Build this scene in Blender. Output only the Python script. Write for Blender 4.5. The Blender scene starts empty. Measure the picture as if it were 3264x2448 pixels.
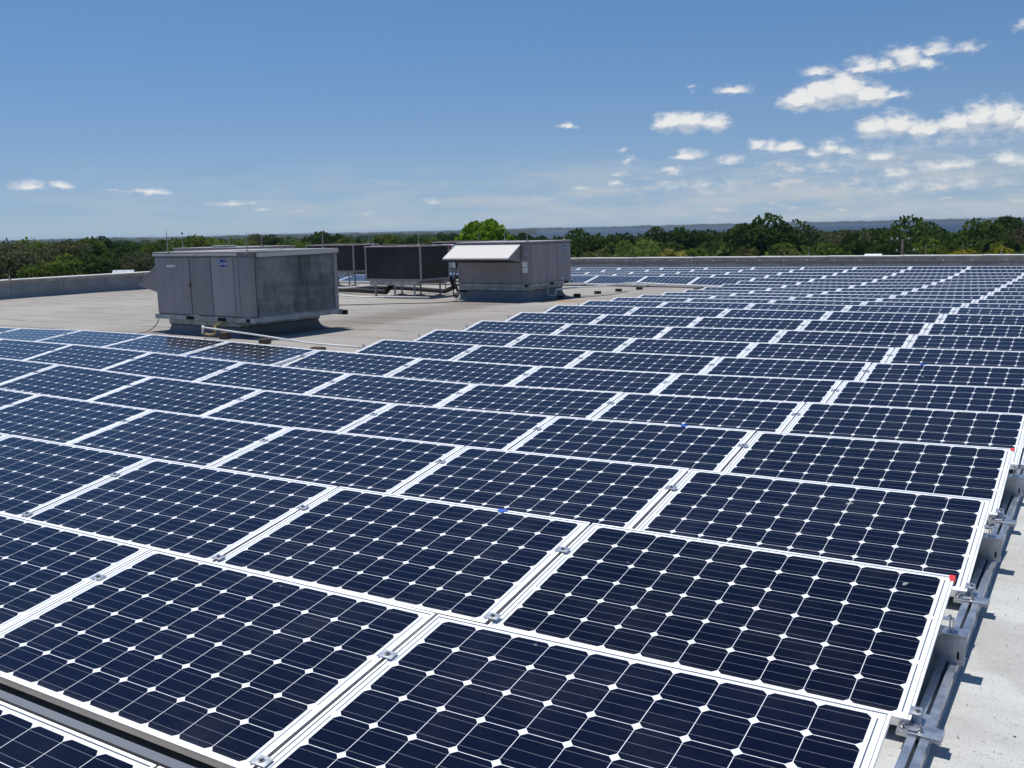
import bpy, bmesh, math, random
import numpy as np
from mathutils import Matrix, Vector
sc = bpy.context.scene
R = math.radians
# ---------------------------------------------------------------- camera
cam_d = bpy.data.cameras.new('camera'); cam = bpy.data.objects.new('camera', cam_d)
sc.collection.objects.link(cam); sc.camera = cam
cam_d.sensor_width = 36.0; cam_d.lens = 36.0*3084.4/3264; cam_d.clip_start = 0.05; cam_d.clip_end = 40000
cr = Vector((0.84978473, 0.52667821, -0.02181688)); cu = Vector((-0.06473219, 0.14533997, 0.98726189)); cf = Vector((-0.52314019, 0.83754782, -0.15760072))
CAM = Vector((0.4772, -1.5867, 0.0))
cam.matrix_world = Matrix(((cr.x, cu.x, -cf.x, CAM.x), (cr.y, cu.y, -cf.y, CAM.y), (cr.z, cu.z, -cf.z, CAM.z), (0, 0, 0, 1)))
def proj(p):
    d = Vector(p)-CAM; z = d.dot(cf)
    if z <= 0.05: return None
    return (0.5+3084.4*d.dot(cr)/z/3264, 0.5-3084.4*d.dot(cu)/z/2448)
# ---------------------------------------------------------------- view
sc.view_settings.view_transform = 'Standard'; sc.view_settings.look = 'None'
sc.view_settings.exposure = 0.0; sc.view_settings.gamma = 1.0
sc.cycles.max_bounces = 6; sc.cycles.diffuse_bounces = 3; sc.cycles.glossy_bounces = 3; sc.cycles.volume_bounces = 0
# ---------------------------------------------------------------- node helpers
class NT:
    def __init__(s, tree): s.t = tree; s.n = tree.nodes; s.l = tree.links
    def new(s, typ, **kw):
        n = s.n.new(typ)
        for k, v in kw.items(): setattr(n, k, v)
        return n
    def put(s, sock, v):
        if isinstance(v, bpy.types.NodeSocket): s.l.new(v, sock)
        elif v is not None: sock.default_value = v
    def m(s, op, a=None, b=None, c=None, clamp=False):
        n = s.n.new('ShaderNodeMath'); n.operation = op; n.use_clamp = clamp
        for i, v in enumerate((a, b, c)): s.put(n.inputs[i], v)
        return n.outputs[0]
    def v(s, op, a=None, b=None, scale=None):
        n = s.n.new('ShaderNodeVectorMath'); n.operation = op
        s.put(n.inputs[0], a)
        if b is not None: s.put(n.inputs[1], b)
        if scale is not None: s.put(n.inputs[3], scale)
        return n.outputs['Value'] if op in ('LENGTH', 'DOT_PRODUCT') else n.outputs[0]
    def noise(s, vec, scale, detail=4, rough=.55, out=0):
        n = s.n.new('ShaderNodeTexNoise'); s.put(n.inputs['Vector'], vec)
        n.inputs['Scale'].default_value = scale; n.inputs['Detail'].default_value = detail; n.inputs['Roughness'].default_value = rough
        return n.outputs[out]
    def mix(s, f, a, b, typ='RGBA', blend='MIX'):
        n = s.n.new('ShaderNodeMix'); n.data_type = typ
        if typ == 'RGBA': n.blend_type = blend; ia, ib, o = n.inputs[6], n.inputs[7], n.outputs[2]
        else: ia, ib, o = n.inputs[2], n.inputs[3], n.outputs[0]
        s.put(n.inputs[0], f); s.put(ia, a); s.put(ib, b); return o
    def ss(s, x, a, b, lo=0.0, hi=1.0):
        n = s.n.new('ShaderNodeMapRange'); n.interpolation_type = 'SMOOTHSTEP'
        s.put(n.inputs[0], x); n.inputs[1].default_value = a; n.inputs[2].default_value = b
        n.inputs[3].default_value = lo; n.inputs[4].default_value = hi; return n.outputs[0]
    def comb(s, x, y, z):
        n = s.n.new('ShaderNodeCombineXYZ')
        for i, v in enumerate((x, y, z)): s.put(n.inputs[i], v)
        return n.outputs[0]
    def sep(s, v):
        n = s.n.new('ShaderNodeSeparateXYZ'); s.put(n.inputs[0], v); return n.outputs
def rgb(*c): return (c[0], c[1], c[2], 1.0)
# ---------------------------------------------------------------- world: sky + clouds placed by compass direction
SUN_DIR = Vector((-0.32, 0.13, 0.94)).normalized()
SUN_EL = math.asin(SUN_DIR.z); SUN_AZ = math.atan2(SUN_DIR.x, SUN_DIR.y)
SKYGAIN = (.46, .755, .99)
# azimuth, elevation, half width, half height (radians), density, tall
CLOUDS = [(-0.2396,0.1160,0.0536,0.0153,1.50,1),
(-0.2557,0.1388,0.0211,0.0067,0.80,1),
(-0.1903,0.1146,0.0201,0.0057,0.80,1),
(-0.1873,0.1409,0.0478,0.0096,0.90,1),
(-0.1551,0.1515,0.0440,0.0077,0.70,1),
(-0.1085,0.1474,0.0172,0.0033,0.35,0),
(-0.3342,0.1276,0.0201,0.0062,0.90,1),
(-0.3773,0.1340,0.0096,0.0029,0.50,0),
(-0.3755,0.1287,0.0038,0.0019,0.40,0),
(-0.3752,0.0986,0.0392,0.0115,1.20,1),
(-0.3449,0.0983,0.0144,0.0043,0.60,0),
(-0.4979,0.0996,0.0144,0.0033,0.80,0),
(-0.5684,0.0833,0.0077,0.0019,0.35,0),
(-0.0845,0.1653,0.0105,0.0057,0.60,0),
(-0.1831,0.0825,0.0421,0.0115,1.10,1),
(-0.1053,0.0857,0.0502,0.0163,1.20,1),
(-0.1353,0.0732,0.0909,0.0124,0.55,0),
(-0.4398,0.0755,0.0105,0.0038,0.50,0),
(-0.4238,0.0773,0.0134,0.0038,0.35,0),
(-0.4353,0.0655,0.0105,0.0043,0.50,0),
(-0.4431,0.0526,0.0115,0.0029,0.50,0),
(-0.4492,0.0432,0.0182,0.0033,0.50,0),
(-0.3795,0.0682,0.0211,0.0067,0.85,1),
(-0.3355,0.0631,0.0172,0.0053,0.75,0),
(-0.2952,0.0725,0.0278,0.0077,0.90,1),
(-0.2423,0.0668,0.0335,0.0077,0.75,1),
(-0.1985,0.0605,0.0201,0.0072,0.75,1),
(-0.3940,0.0539,0.0172,0.0057,0.55,0),
(-0.1836,0.0450,0.0211,0.0077,0.60,0),
(-0.1420,0.0499,0.0335,0.0077,0.70,0),
(-0.0880,0.0531,0.0239,0.0077,0.70,0),
(-0.2568,0.0513,0.0574,0.0096,0.40,0),
(-0.4841,0.0390,0.0105,0.0029,0.50,0),
(-0.5194,0.0307,0.0163,0.0033,0.40,0),
(-0.6345,0.0290,0.0163,0.0033,0.50,0),
(-0.5970,0.0278,0.0115,0.0024,0.35,0),
(-1.0093,0.0494,0.0172,0.0057,0.85,0),
(-0.9834,0.0477,0.0134,0.0048,0.75,0),
(-0.9035,0.0427,0.0316,0.0033,0.65,0),
(-0.9402,0.0442,0.0163,0.0019,0.45,0),
(-0.8320,0.0309,0.0287,0.0033,0.60,0),
(-0.8037,0.0260,0.0124,0.0029,0.50,0),
(-0.7660,0.0222,0.0115,0.0024,0.45,0),
(-0.7046,0.0197,0.0144,0.0029,0.40,0),
(-0.8497,0.0382,0.0057,0.0024,0.35,0),
(-0.3712,0.0396,0.0861,0.0077,0.35,0),
(-0.1570,0.0325,0.1053,0.0105,0.40,0),
(-1.0265,0.0347,0.0105,0.0014,0.35,0),]
_r = random.Random(21); _o = []
for (a, e, hw, hh, s, big) in CLOUDS:      # the larger clouds are heaps of lobes standing on one base
    if s <= .36 and hw < .02: continue
    if big and hw > .027:
        base = e-hh*.8; n_ = 3 if hw < .045 else 4
        for k in range(n_):
            u = (k+.5)/n_*2-1; hl = hh*1.25*_r.uniform(.7, 1.15)*(1-.3*u*u)
            _o.append((a+u*hw*.78+_r.uniform(-.1, .1)*hw/n_, base+hl*.8, hw/n_*1.6, hl, s*_r.uniform(.85, 1.1), 1))
    else: _o.append((a, e, hw, hh, s, 1 if big else 0))
CLOUDS = _o
w = bpy.data.worlds.new('World'); sc.world = w; w.use_nodes = True
N = NT(w.node_tree); N.n.clear()
sky = N.new('ShaderNodeTexSky', sky_type='NISHITA'); sky.sun_disc = False
sky.sun_elevation = SUN_EL; sky.sun_rotation = SUN_AZ; sky.air_density = 1.0; sky.dust_density = 0.3; sky.ozone_density = 2.2
tc = N.new('ShaderNodeTexCoord'); dirv = N.v('NORMALIZE', tc.outputs['Generated'])
dx, dy, dz = N.sep(dirv)
N.l.new(N.v('NORMALIZE', N.comb(dx, dy, N.m('ADD', N.m('ABSOLUTE', dz), .16))), sky.inputs[0])
az = N.m('ARCTAN2', dx, dy); el = N.m('ARCSINE', dz)
P0 = N.comb(az, el, el)
# billowy distortion of the outlines
w1 = N.v('SUBTRACT', N.noise(N.v('MULTIPLY', P0, (28., 60., 0.)), 1.0, 6, .62, 1), (.5, .5, .5))
w2 = N.v('SUBTRACT', N.noise(N.v('MULTIPLY', P0, (90., 150., 0.)), 1.0, 4, .6, 1), (.5, .5, .5))
def vmad(a, b, c):
    n = N.n.new('ShaderNodeVectorMath'); n.operation = 'MULTIPLY_ADD'
    for k, q in enumerate((a, b, c)): N.put(n.inputs[k], q)
    return n.outputs[0]
def field(P, items):
    """P = (azimuth, elevation, elevation); below its middle a cloud is cut flatter"""
    acc = None
    for (a, e, hw, hh, s, big) in items:
        sx, sy = 1/hw/1.2, 1/hh/1.4
        d = N.v('MAXIMUM', vmad(P, (sx, sy, -1.6*sy), (-a*sx, -e*sy, 1.6*e*sy)), (-1e4, 0., 0.))
        f = N.m('MULTIPLY_ADD', N.v('LENGTH', d), -s, s)
        acc = f if acc is None else N.m('MAXIMUM', acc, f)
    return acc
ws = N.sep(N.v('ADD', N.v('MULTIPLY', w1, (.022, .012, 0.)), N.v('MULTIPLY', w2, (.008, .006, 0.))))
Pw = N.v('ADD', P0, N.comb(ws[0], ws[1], ws[1]))
F = field(Pw, CLOUDS)
tex = N.noise(N.v('MULTIPLY', P0, (70., 130., 0.)), 1.0, 6, .6)
tex2 = N.noise(N.v('MULTIPLY', Pw, (150., 240., 0.)), 1.0, 5, .65)
F2 = N.m('ADD', F, N.m('ADD', N.m('MULTIPLY_ADD', tex, 1.4, -.74), N.m('MULTIPLY_ADD', tex2, .5, -.25)))
cover = N.m('MULTIPLY', N.ss(F2, 0.0, 0.72), N.ss(F, -.05, .12))
Fs = field(N.v('ADD', Pw, (0.0, 0.006, 0.006)), [c for c in CLOUDS if c[5]])
under = N.m('MULTIPLY', N.ss(N.m('SUBTRACT', Fs, F), -.26, .22), N.ss(F, .02, .35))
# thin broken veil low over the horizon, thicker to the right
veil_n = N.noise(N.v('MULTIPLY', P0, (9., 60., 0.)), 1.0, 6, .62)
veil = N.m('MULTIPLY', N.ss(veil_n, .34, .66), N.m('MULTIPLY', N.ss(el, .085, .03), N.ss(az, -1.1, -.2, .25, .95)))
puffs = N.m('MULTIPLY', N.ss(N.noise(N.v('MULTIPLY', P0, (30., 110., 0.)), 1.0, 5, .6), .56, .68), N.m('MULTIPLY', N.ss(el, .078, .045), N.ss(az, -.50, -.30, .0, .7)))
ccol = N.mix(N.m('MULTIPLY', under, N.ss(tex, .30, .70, 1.0, .45)), rgb(8.3, 8.3, 8.25), rgb(4.6, 5.1, 5.8))
al = N.m('MULTIPLY', N.m('MULTIPLY', cover, N.m('MULTIPLY_ADD', under, -.30, 1.0)), N.ss(F, 0.0, .75, .45, .97))
skyc = N.mix(1.0, sky.outputs[0], rgb(*SKYGAIN), 'RGBA', 'MULTIPLY')
hz_ = N.m('MULTIPLY', N.m('EXPONENT', N.m('MULTIPLY', N.m('ABSOLUTE', el), -10.)), .90)
skyc = N.mix(hz_, skyc, rgb(3.9, 4.95, 5.75))
bg = N.mix(veil, skyc, rgb(4.9, 5.45, 6.0))
bg = N.mix(puffs, bg, rgb(6.3, 6.3, 6.4))
bg = N.mix(al, bg, ccol)
bgn = N.new('ShaderNodeBackground'); N.put(bgn.inputs[0], bg); bgn.inputs[1].default_value = 0.1
wo = N.new('ShaderNodeOutputWorld'); N.l.new(bgn.outputs[0], wo.inputs[0])
# ---------------------------------------------------------------- sun
sd = bpy.data.lights.new('sun', 'SUN'); sd.energy = 4.2; sd.angle = R(0.53); sd.color = (1.0, 0.965, 0.91)
so = bpy.data.objects.new('sun', sd); sc.collection.objects.link(so)
so.rotation_euler = (-SUN_DIR).to_track_quat('-Z', 'Y').to_euler()
# ---------------------------------------------------------------- object helpers
C = sc.collection
def tag(o, label=None, cat=None, group=None, kind=None):
    if label: o['label'] = label
    if cat: o['category'] = cat
    if group: o['group'] = group
    if kind: o['kind'] = kind
    return o
def thing(name, label, cat, loc=(0, 0, 0), rotz=0.0, group=None):
    o = bpy.data.objects.new(name, None); C.objects.link(o); o.empty_display_size = .1
    o.location = loc; o.rotation_euler = (0, 0, rotz); return tag(o, label, cat, group)
def link(name, me, parent=None, loc=None):
    o = bpy.data.objects.new(name, me); C.objects.link(o)
    if parent: o.parent = parent
    if loc: o.location = loc
    return o
class MB:
    """collects shapes, builds ONE mesh object"""
    def __init__(s): s.b = bmesh.new(); s.smooth = False
    def quad(s, *p, mi=0):
        f = s.b.faces.new([s.b.verts.new(q) for q in p]); f.material_index = mi; return s
    def prism(s, pts, vec, mi=0):
        a = [s.b.verts.new(p) for p in pts]; c = [s.b.verts.new(Vector(p)+Vector(vec)) for p in pts]
        n = len(pts); fs = [s.b.faces.new(a[::-1]), s.b.faces.new(c)]
        for i in range(n): fs.append(s.b.faces.new((a[i], a[(i+1) % n], c[(i+1) % n], c[i])))
        for f in fs: f.material_index = mi
        bmesh.ops.recalc_face_normals(s.b, faces=fs)
        return s
    def box(s, x0, y0, z0, x1, y1, z1, mi=0, bev=0.0):
        r = bmesh.ops.create_cube(s.b, size=1.0)
        vs = r['verts']
        for v in vs: v.co = Vector((x0+(v.co.x+.5)*(x1-x0), y0+(v.co.y+.5)*(y1-y0), z0+(v.co.z+.5)*(z1-z0)))
        fs = list({f for v in vs for f in v.link_faces})
        for f in fs: f.material_index = mi
        if bev > 0:
            es = list({e for v in vs for e in v.link_edges})
            bmesh.ops.bevel(s.b, geom=es, offset=bev, segments=1, affect='EDGES', profile=.5)
        return s
    def tube(s, pts, r, seg=8, mi=0, caps=True):
        pts = [Vector(p) for p in pts]; rings = []
        rs = r if isinstance(r, (list, tuple)) else [r]*len(pts)
        for i, p in enumerate(pts):
            t = ((pts[min(i+1, len(pts)-1)]-pts[max(i-1, 0)])).normalized()
            a = t.cross(Vector((0, 0, 1)));
            if a.length < .05: a = t.cross(Vector((1, 0, 0)))
            a.normalize(); b_ = t.cross(a).normalized()
            rings.append([s.b.verts.new(p+(a*math.cos(k*2*math.pi/seg)+b_*math.sin(k*2*math.pi/seg))*rs[i]) for k in range(seg)])
        for i in range(len(rings)-1):
            for k in range(seg):
                f = s.b.faces.new((rings[i][k], rings[i][(k+1) % seg], rings[i+1][(k+1) % seg], rings[i+1][k])); f.material_index = mi; f.smooth = True
        if caps:
            for rg in (rings[0][::-1], rings[-1]):
                f = s.b.faces.new(rg); f.material_index = mi
        return s
    def build(s, name, mats, parent=None, loc=None):
        bmesh.ops.recalc_face_normals(s.b, faces=s.b.faces[:])
        me = bpy.data.meshes.new(name); s.b.to_mesh(me); s.b.free()
        for m_ in (mats if isinstance(mats, (list, tuple)) else [mats]): me.materials.append(m_)
        return link(name, me, parent, loc)
def copy_child(ch, parent):
    c = ch.copy(); C.objects.link(c); c.parent = parent
    for g in ch.children: copy_child(g, c)
    return c
# ---------------------------------------------------------------- materials
def mat(name):
    m_ = bpy.data.materials.new(name); m_.use_nodes = True
    n = NT(m_.node_tree); b = [x for x in n.n if x.type == 'BSDF_PRINCIPLED'][0]
    return m_, n, b
def simple(name, col, rough=.6, metal=0.0, var=.12, scale=6.0, bump=0.0, bscale=60.0, spec=.5):
    m_, n, b = mat(name); o = n.new('ShaderNodeTexCoord').outputs['Object']
    f = n.noise(o, scale, 5, .6)
    c = n.mix(n.ss(f, .3, .7), rgb(*[x*(1-var) for x in col]), rgb(*[min(1, x*(1+var)) for x in col]))
    n.put(b.inputs['Base Color'], c); b.inputs['Metallic'].default_value = metal
    n.put(b.inputs['Roughness'], n.ss(f, .2, .8, max(.05, rough-.08), min(1, rough+.08))); b.inputs['Specular IOR Level'].default_value = spec
    if bump:
        bp = n.new('ShaderNodeBump'); bp.inputs['Strength'].default_value = bump; bp.inputs['Distance'].default_value = .01
        n.put(bp.inputs['Height'], n.noise(o, bscale, 3)); n.put(b.inputs['Normal'], bp.outputs[0])
    return m_
M = {}
# solar glass: white back sheet, 10 x 6 pseudo-square cells, bus bars, edge ribbons; local metres
def solar():
    m_, n, b = mat('solar_glass'); o = n.new('ShaderNodeTexCoord').outputs['Object']
    x, y, z = n.sep(o); P = .1565
    gx = n.m('DIVIDE', n.m('SUBTRACT', x, .0485), P); gy = n.m('DIVIDE', n.m('SUBTRACT', y, .0255), P)
    u = n.m('ABSOLUTE', n.m('SUBTRACT', n.m('FRACT', gx), .5)); sv = n.m('SUBTRACT', n.m('FRACT', gy), .5); v_ = n.m('ABSOLUTE', sv)
    ins = n.m('MULTIPLY', n.m('LESS_THAN', u, .4925), n.m('LESS_THAN', v_, .4925))
    rr = n.m('ADD', n.m('MULTIPLY', u, u), n.m('MULTIPLY', v_, v_))
    ins = n.m('MULTIPLY', ins, n.m('LESS_THAN', rr, .622*.622))
    inx = n.m('MULTIPLY', n.m('GREATER_THAN', gx, 0.), n.m('LESS_THAN', gx, 10.)); iny = n.m('MULTIPLY', n.m('GREATER_THAN', gy, 0.), n.m('LESS_THAN', gy, 6.))
    cell = n.m('MULTIPLY', ins, n.m('MULTIPLY', inx, iny))
    # bus bars along x at -1/3, 0, +1/3 of a cell
    q = n.m('ABSOLUTE', n.m('SUBTRACT', n.m('FRACT', n.m('MULTIPLY', gy, 3.)), .5))
    bus = n.m('MULTIPLY', n.m('LESS_THAN', q, .014), cell)
    bus = n.m('MULTIPLY', bus, .55)
    # dashed end ribbons (dark) in the left and right margins
    ex = n.m('ABSOLUTE', n.m('SUBTRACT', x, .831))
    rb = n.m('LESS_THAN', n.m('ABSOLUTE', n.m('SUBTRACT', ex, .7975)), .0022)
    dash = n.m('LESS_THAN', n.m('ABSOLUTE', n.m('SUBTRACT', n.m('FRACT', n.m('MULTIPLY', gy, .5)), .5)), .46)
    rb = n.m('MULTIPLY', n.m('MULTIPLY', rb, dash), iny)
    oi = n.new('ShaderNodeObjectInfo').outputs['Random']
    cn = n.noise(n.comb(n.m('FLOOR', gx), n.m('FLOOR', gy), n.m('MULTIPLY', oi, 50.)), 3.7, 1, .5)
    vs = n.m('ADD', n.m('MULTIPLY', oi, .45), n.m('MULTIPLY', cn, .5))
    cc = n.mix(vs, rgb(.0016, .0020, .0080), rgb(.0054, .0062, .0200))
    base = n.mix(cell, rgb(.88, .90, .92), cc)
    base = n.mix(bus, base, rgb(.36, .38, .42))
    base = n.mix(rb, base, rgb(.10, .12, .16))
    ey = n.m('ABSOLUTE', n.m('SUBTRACT', y, .495)); seal = n.m('MAXIMUM', n.m('GREATER_THAN', ex, .831-.0105-.0028), n.m('GREATER_THAN', ey, .495-.0105-.0028))
    base = n.mix(seal, base, rgb(.16, .17, .18))
    # dust settled along the low edge, and a few dried drops
    edge = n.m('MULTIPLY', n.ss(n.m('ADD', y, n.m('MULTIPLY', n.noise(n.v('ADD', o, n.comb(n.m('MULTIPLY', oi, 70.), 0., 0.)), 9., 4, .7), .05)), .085, .03), .06)
    base = n.mix(edge, base, rgb(.45, .42, .37))
    drop = n.noise(n.v('ADD', n.v('MULTIPLY', o, (1., 1., 0.)), n.comb(n.m('MULTIPLY', oi, 90.), 0., 0.)), 11., 1, .4)
    base = n.mix(n.ss(drop, .80, .83, 0, .5), base, rgb(.62, .62, .58))
    dust = n.noise(n.v('ADD', o, n.comb(n.m('MULTIPLY', oi, 40.), 0., 0.)), 2.3, 5, .6)
    n.put(b.inputs['Roughness'], n.ss(dust, .3, .75, .07, .14)); b.inputs['IOR'].default_value = 1.34; b.inputs['Specular Tint'].default_value = (.52, .70, 1.0, 1)
    n.put(b.inputs['Base Color'], n.mix(n.ss(dust, .42, .85, .0, .028), base, rgb(.5, .48, .44)))
    return m_
M['solar'] = solar()
M['frame'] = simple('anodised_frame', (.95, .95, .955), .5, .65, .015)
M['alu'] = simple('mill_aluminium', (.62, .63, .64), .32, .85, .06, 20)
M['galv'] = simple('galvanised_steel', (.50, .52, .55), .35, .85, .18, 14)
M['steel'] = simple('stainless', (.55, .53, .50), .3, .9, .1, 30)
M['galvdull'] = simple('weathered_galvanised', (.36, .38, .38), .6, .25, .3, 5)
M['plainsteel'] = simple('plain_steel_channel', (.15, .165, .19), .55, .4, .03, 3)
M['rubber'] = simple('black_rubber', (.012, .012, .014), .7)
M['pvc'] = simple('white_pvc', (.80, .79, .76), .4, 0, .05)
M['gas'] = simple('yellow_pipe', (.42, .33, .14), .55, .1, .2, 15)
M['wood'] = simple('weathered_wood_block', (.10, .075, .055), .85, 0, .4, 20, .5)
M['block'] = simple('dark_support_block', (.05, .05, .052), .8, 0, .3, 20)
M['red'] = simple('red_tape', (.75, .03, .04), .5)
M['blue'] = simple('blue_tape', (.02, .13, .62), .5)
M['white'] = simple('white_sticker', (.75, .77, .78), .5)
M['logoblue'] = simple('emblem_blue', (.012, .02, .30), .4)
M['logored'] = simple('red_mark', (.5, .03, .03), .5)
M['darkhole'] = simple('dark_opening', (.006, .006, .007), .9)
M['conc'] = simple('concrete_pad', (.42, .41, .39), .9, 0, .15, 12, .4)
def painted(name, col, streak=.3, rust=0.0):
    m_, n, b = mat(name); o = n.new('ShaderNodeTexCoord').outputs['Object']
    f = n.noise(n.v('MULTIPLY', o, (5., 5., 1.2)), 1.0, 6, .65); g = n.noise(o, 55, 3, .6); h = n.noise(o, 2.1, 4, .6)
    c = n.mix(n.ss(f, .3, .72), rgb(*[x*(1-streak) for x in col]), rgb(*[x*(1+streak*.5) for x in col]))
    c = n.mix(n.ss(g, .3, .7, 0, .25), c, rgb(*[x*.6 for x in col]))
    c = n.mix(n.ss(h, .45, .75, 0, .35), c, rgb(col[0]*.85, col[1]*.95, col[2]*.98))
    n.put(b.inputs['Base Color'], c); b.inputs['Roughness'].default_value = .62; b.inputs['Specular IOR Level'].default_value = .3
    bp = n.new('ShaderNodeBump'); bp.inputs['Strength'].default_value = .25; bp.inputs['Distance'].default_value = .02
    n.put(bp.inputs['Height'], h); n.put(b.inputs['Normal'], bp.outputs[0])
    return m_
M['cab'] = painted('faded_cabinet_paint', (.36, .33, .345), .14)
M['cab2'] = painted('warm_grey_cabinet_paint', (.33, .305, .315), .10)
M['cablight'] = painted('lighter_cabinet_door', (.40, .39, .40), .12)
M['hood'] = painted('sun_bleached_hood', (.69, .645, .61), .06)
def coil(name, a, b2, dark):
    m_, n, b = mat(name); o = n.new('ShaderNodeTexCoord').outputs['Object']; x, y, z = n.sep(o)
    lines = n.m('FRACT', n.m('MULTIPLY', z, 42.)); lv = n.m('FRACT', n.m('MULTIPLY', n.m('ADD', x, y), 55.))
    f = n.noise(n.v('MULTIPLY', o, (2.6, 2.6, 1.8)), 1.0, 6, .68); f2 = n.noise(n.v('MULTIPLY', o, (1., 1., 14.)), 1.0, 3, .5)
    c = n.mix(n.ss(f, .32, .68), rgb(*a), rgb(*b2)); c = n.mix(n.ss(f2, .35, .7, 0, .35), c, rgb(*dark))
    spot = n.noise(n.v('MULTIPLY', o, (9., 9., 4.)), 1.0, 2, .5)
    st = n.noise(n.v('MULTIPLY', o, (3.2, 3.2, .55)), 1.0, 4, .7); c = n.mix(n.ss(st, .50, .66, 0, .75), c, rgb(*dark))
    c = n.mix(n.ss(n.noise(n.v('MULTIPLY', o, (1.3, 1.3, 1.1)), 1.0, 3, .6), .52, .70, 0, .6), c, rgb(*[min(1, q*1.35) for q in b2]))
    c = n.mix(n.ss(spot, .66, .74, 0, .7), c, rgb(*[min(1, q*1.9) for q in b2]))
    c = n.mix(n.m('MULTIPLY', n.m('LESS_THAN', lines, .35), .35), c, rgb(*dark)); c = n.mix(n.m('MULTIPLY', n.m('LESS_THAN', lv, .3), .22), c, rgb(*dark))
    n.put(b.inputs['Base Color'], c); b.inputs['Roughness'].default_value = .6; b.inputs['Metallic'].default_value = .1
    return m_
M['coil'] = coil('corroded_coil_mesh', (.13, .15, .155), (.26, .28, .275), (.035, .045, .05))
M['darkcoil'] = coil('dark_condenser_mesh', (.018, .017, .018), (.032, .030, .029), (.008, .008, .008))
def membrane(name, col, wavy=False):
    m_, n, b = mat(name); g = n.new('ShaderNodeNewGeometry'); o = g.outputs['Position']; x, y, z = n.sep(o)
    f = n.noise(o, 1.1, 6, .65); gr = n.noise(o, 160, 2, .6)
    c = n.mix(n.ss(f, .3, .7), rgb(*[q*.82 for q in col]), rgb(*[q*1.1 for q in col]))
    if wavy:  # a lighter coat rolled up the lower half with an uneven top line, and lap joints
        edge = n.m('ADD', n.m('MULTIPLY', n.m('SUBTRACT', n.noise(n.v('MULTIPLY', o, (1., 1., .0)), .9, 3, .5), .5), .28), -1.475)
        c = n.mix(n.ss(n.m('SUBTRACT', edge, z), -.004, .004), c, rgb(*[q*1.55 for q in col]))
        jt = n.m('ABSOLUTE', n.m('SUBTRACT', n.m('FRACT', n.m('ADD', n.m('MULTIPLY', n.m('ADD', x, y), .93), n.m('MULTIPLY', n.noise(n.v('MULTIPLY', o, (.5, .5, 1.2)), 1.0, 2), .35))), .5))
        c = n.mix(n.m('MULTIPLY', n.m('LESS_THAN', jt, .009), .75), c, rgb(.03, .03, .035))
    c = n.mix(n.ss(gr, .3, .7, 0, .25), c, rgb(*[q*.5 for q in col]))
    n.put(b.inputs['Base Color'], c); b.inputs['Roughness'].default_value = .9; b.inputs['Specular IOR Level'].default_value = .2
    bp = n.new('ShaderNodeBump'); bp.inputs['Strength'].default_value = .35; bp.inputs['Distance'].default_value = .02
    n.put(bp.inputs['Height'], n.mix(.5, f, gr, 'FLOAT')); n.put(b.inputs['Normal'], bp.outputs[0])
    return m_
M['curb'] = membrane('curb_flashing', (.25, .26, .275))
M['wallmem'] = membrane('parapet_membrane', (.27, .28, .29), True)
M['wallmem2'] = membrane('side_parapet_membrane', (.30, .315, .325), False)
M['fascia'] = simple('brown_grey_fascia', (.33, .31, .275), .7, 0, .25, 3)
M['coping'] = simple('pale_metal_coping', (.62, .60, .56), .5, .1, .1, 2)
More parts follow.
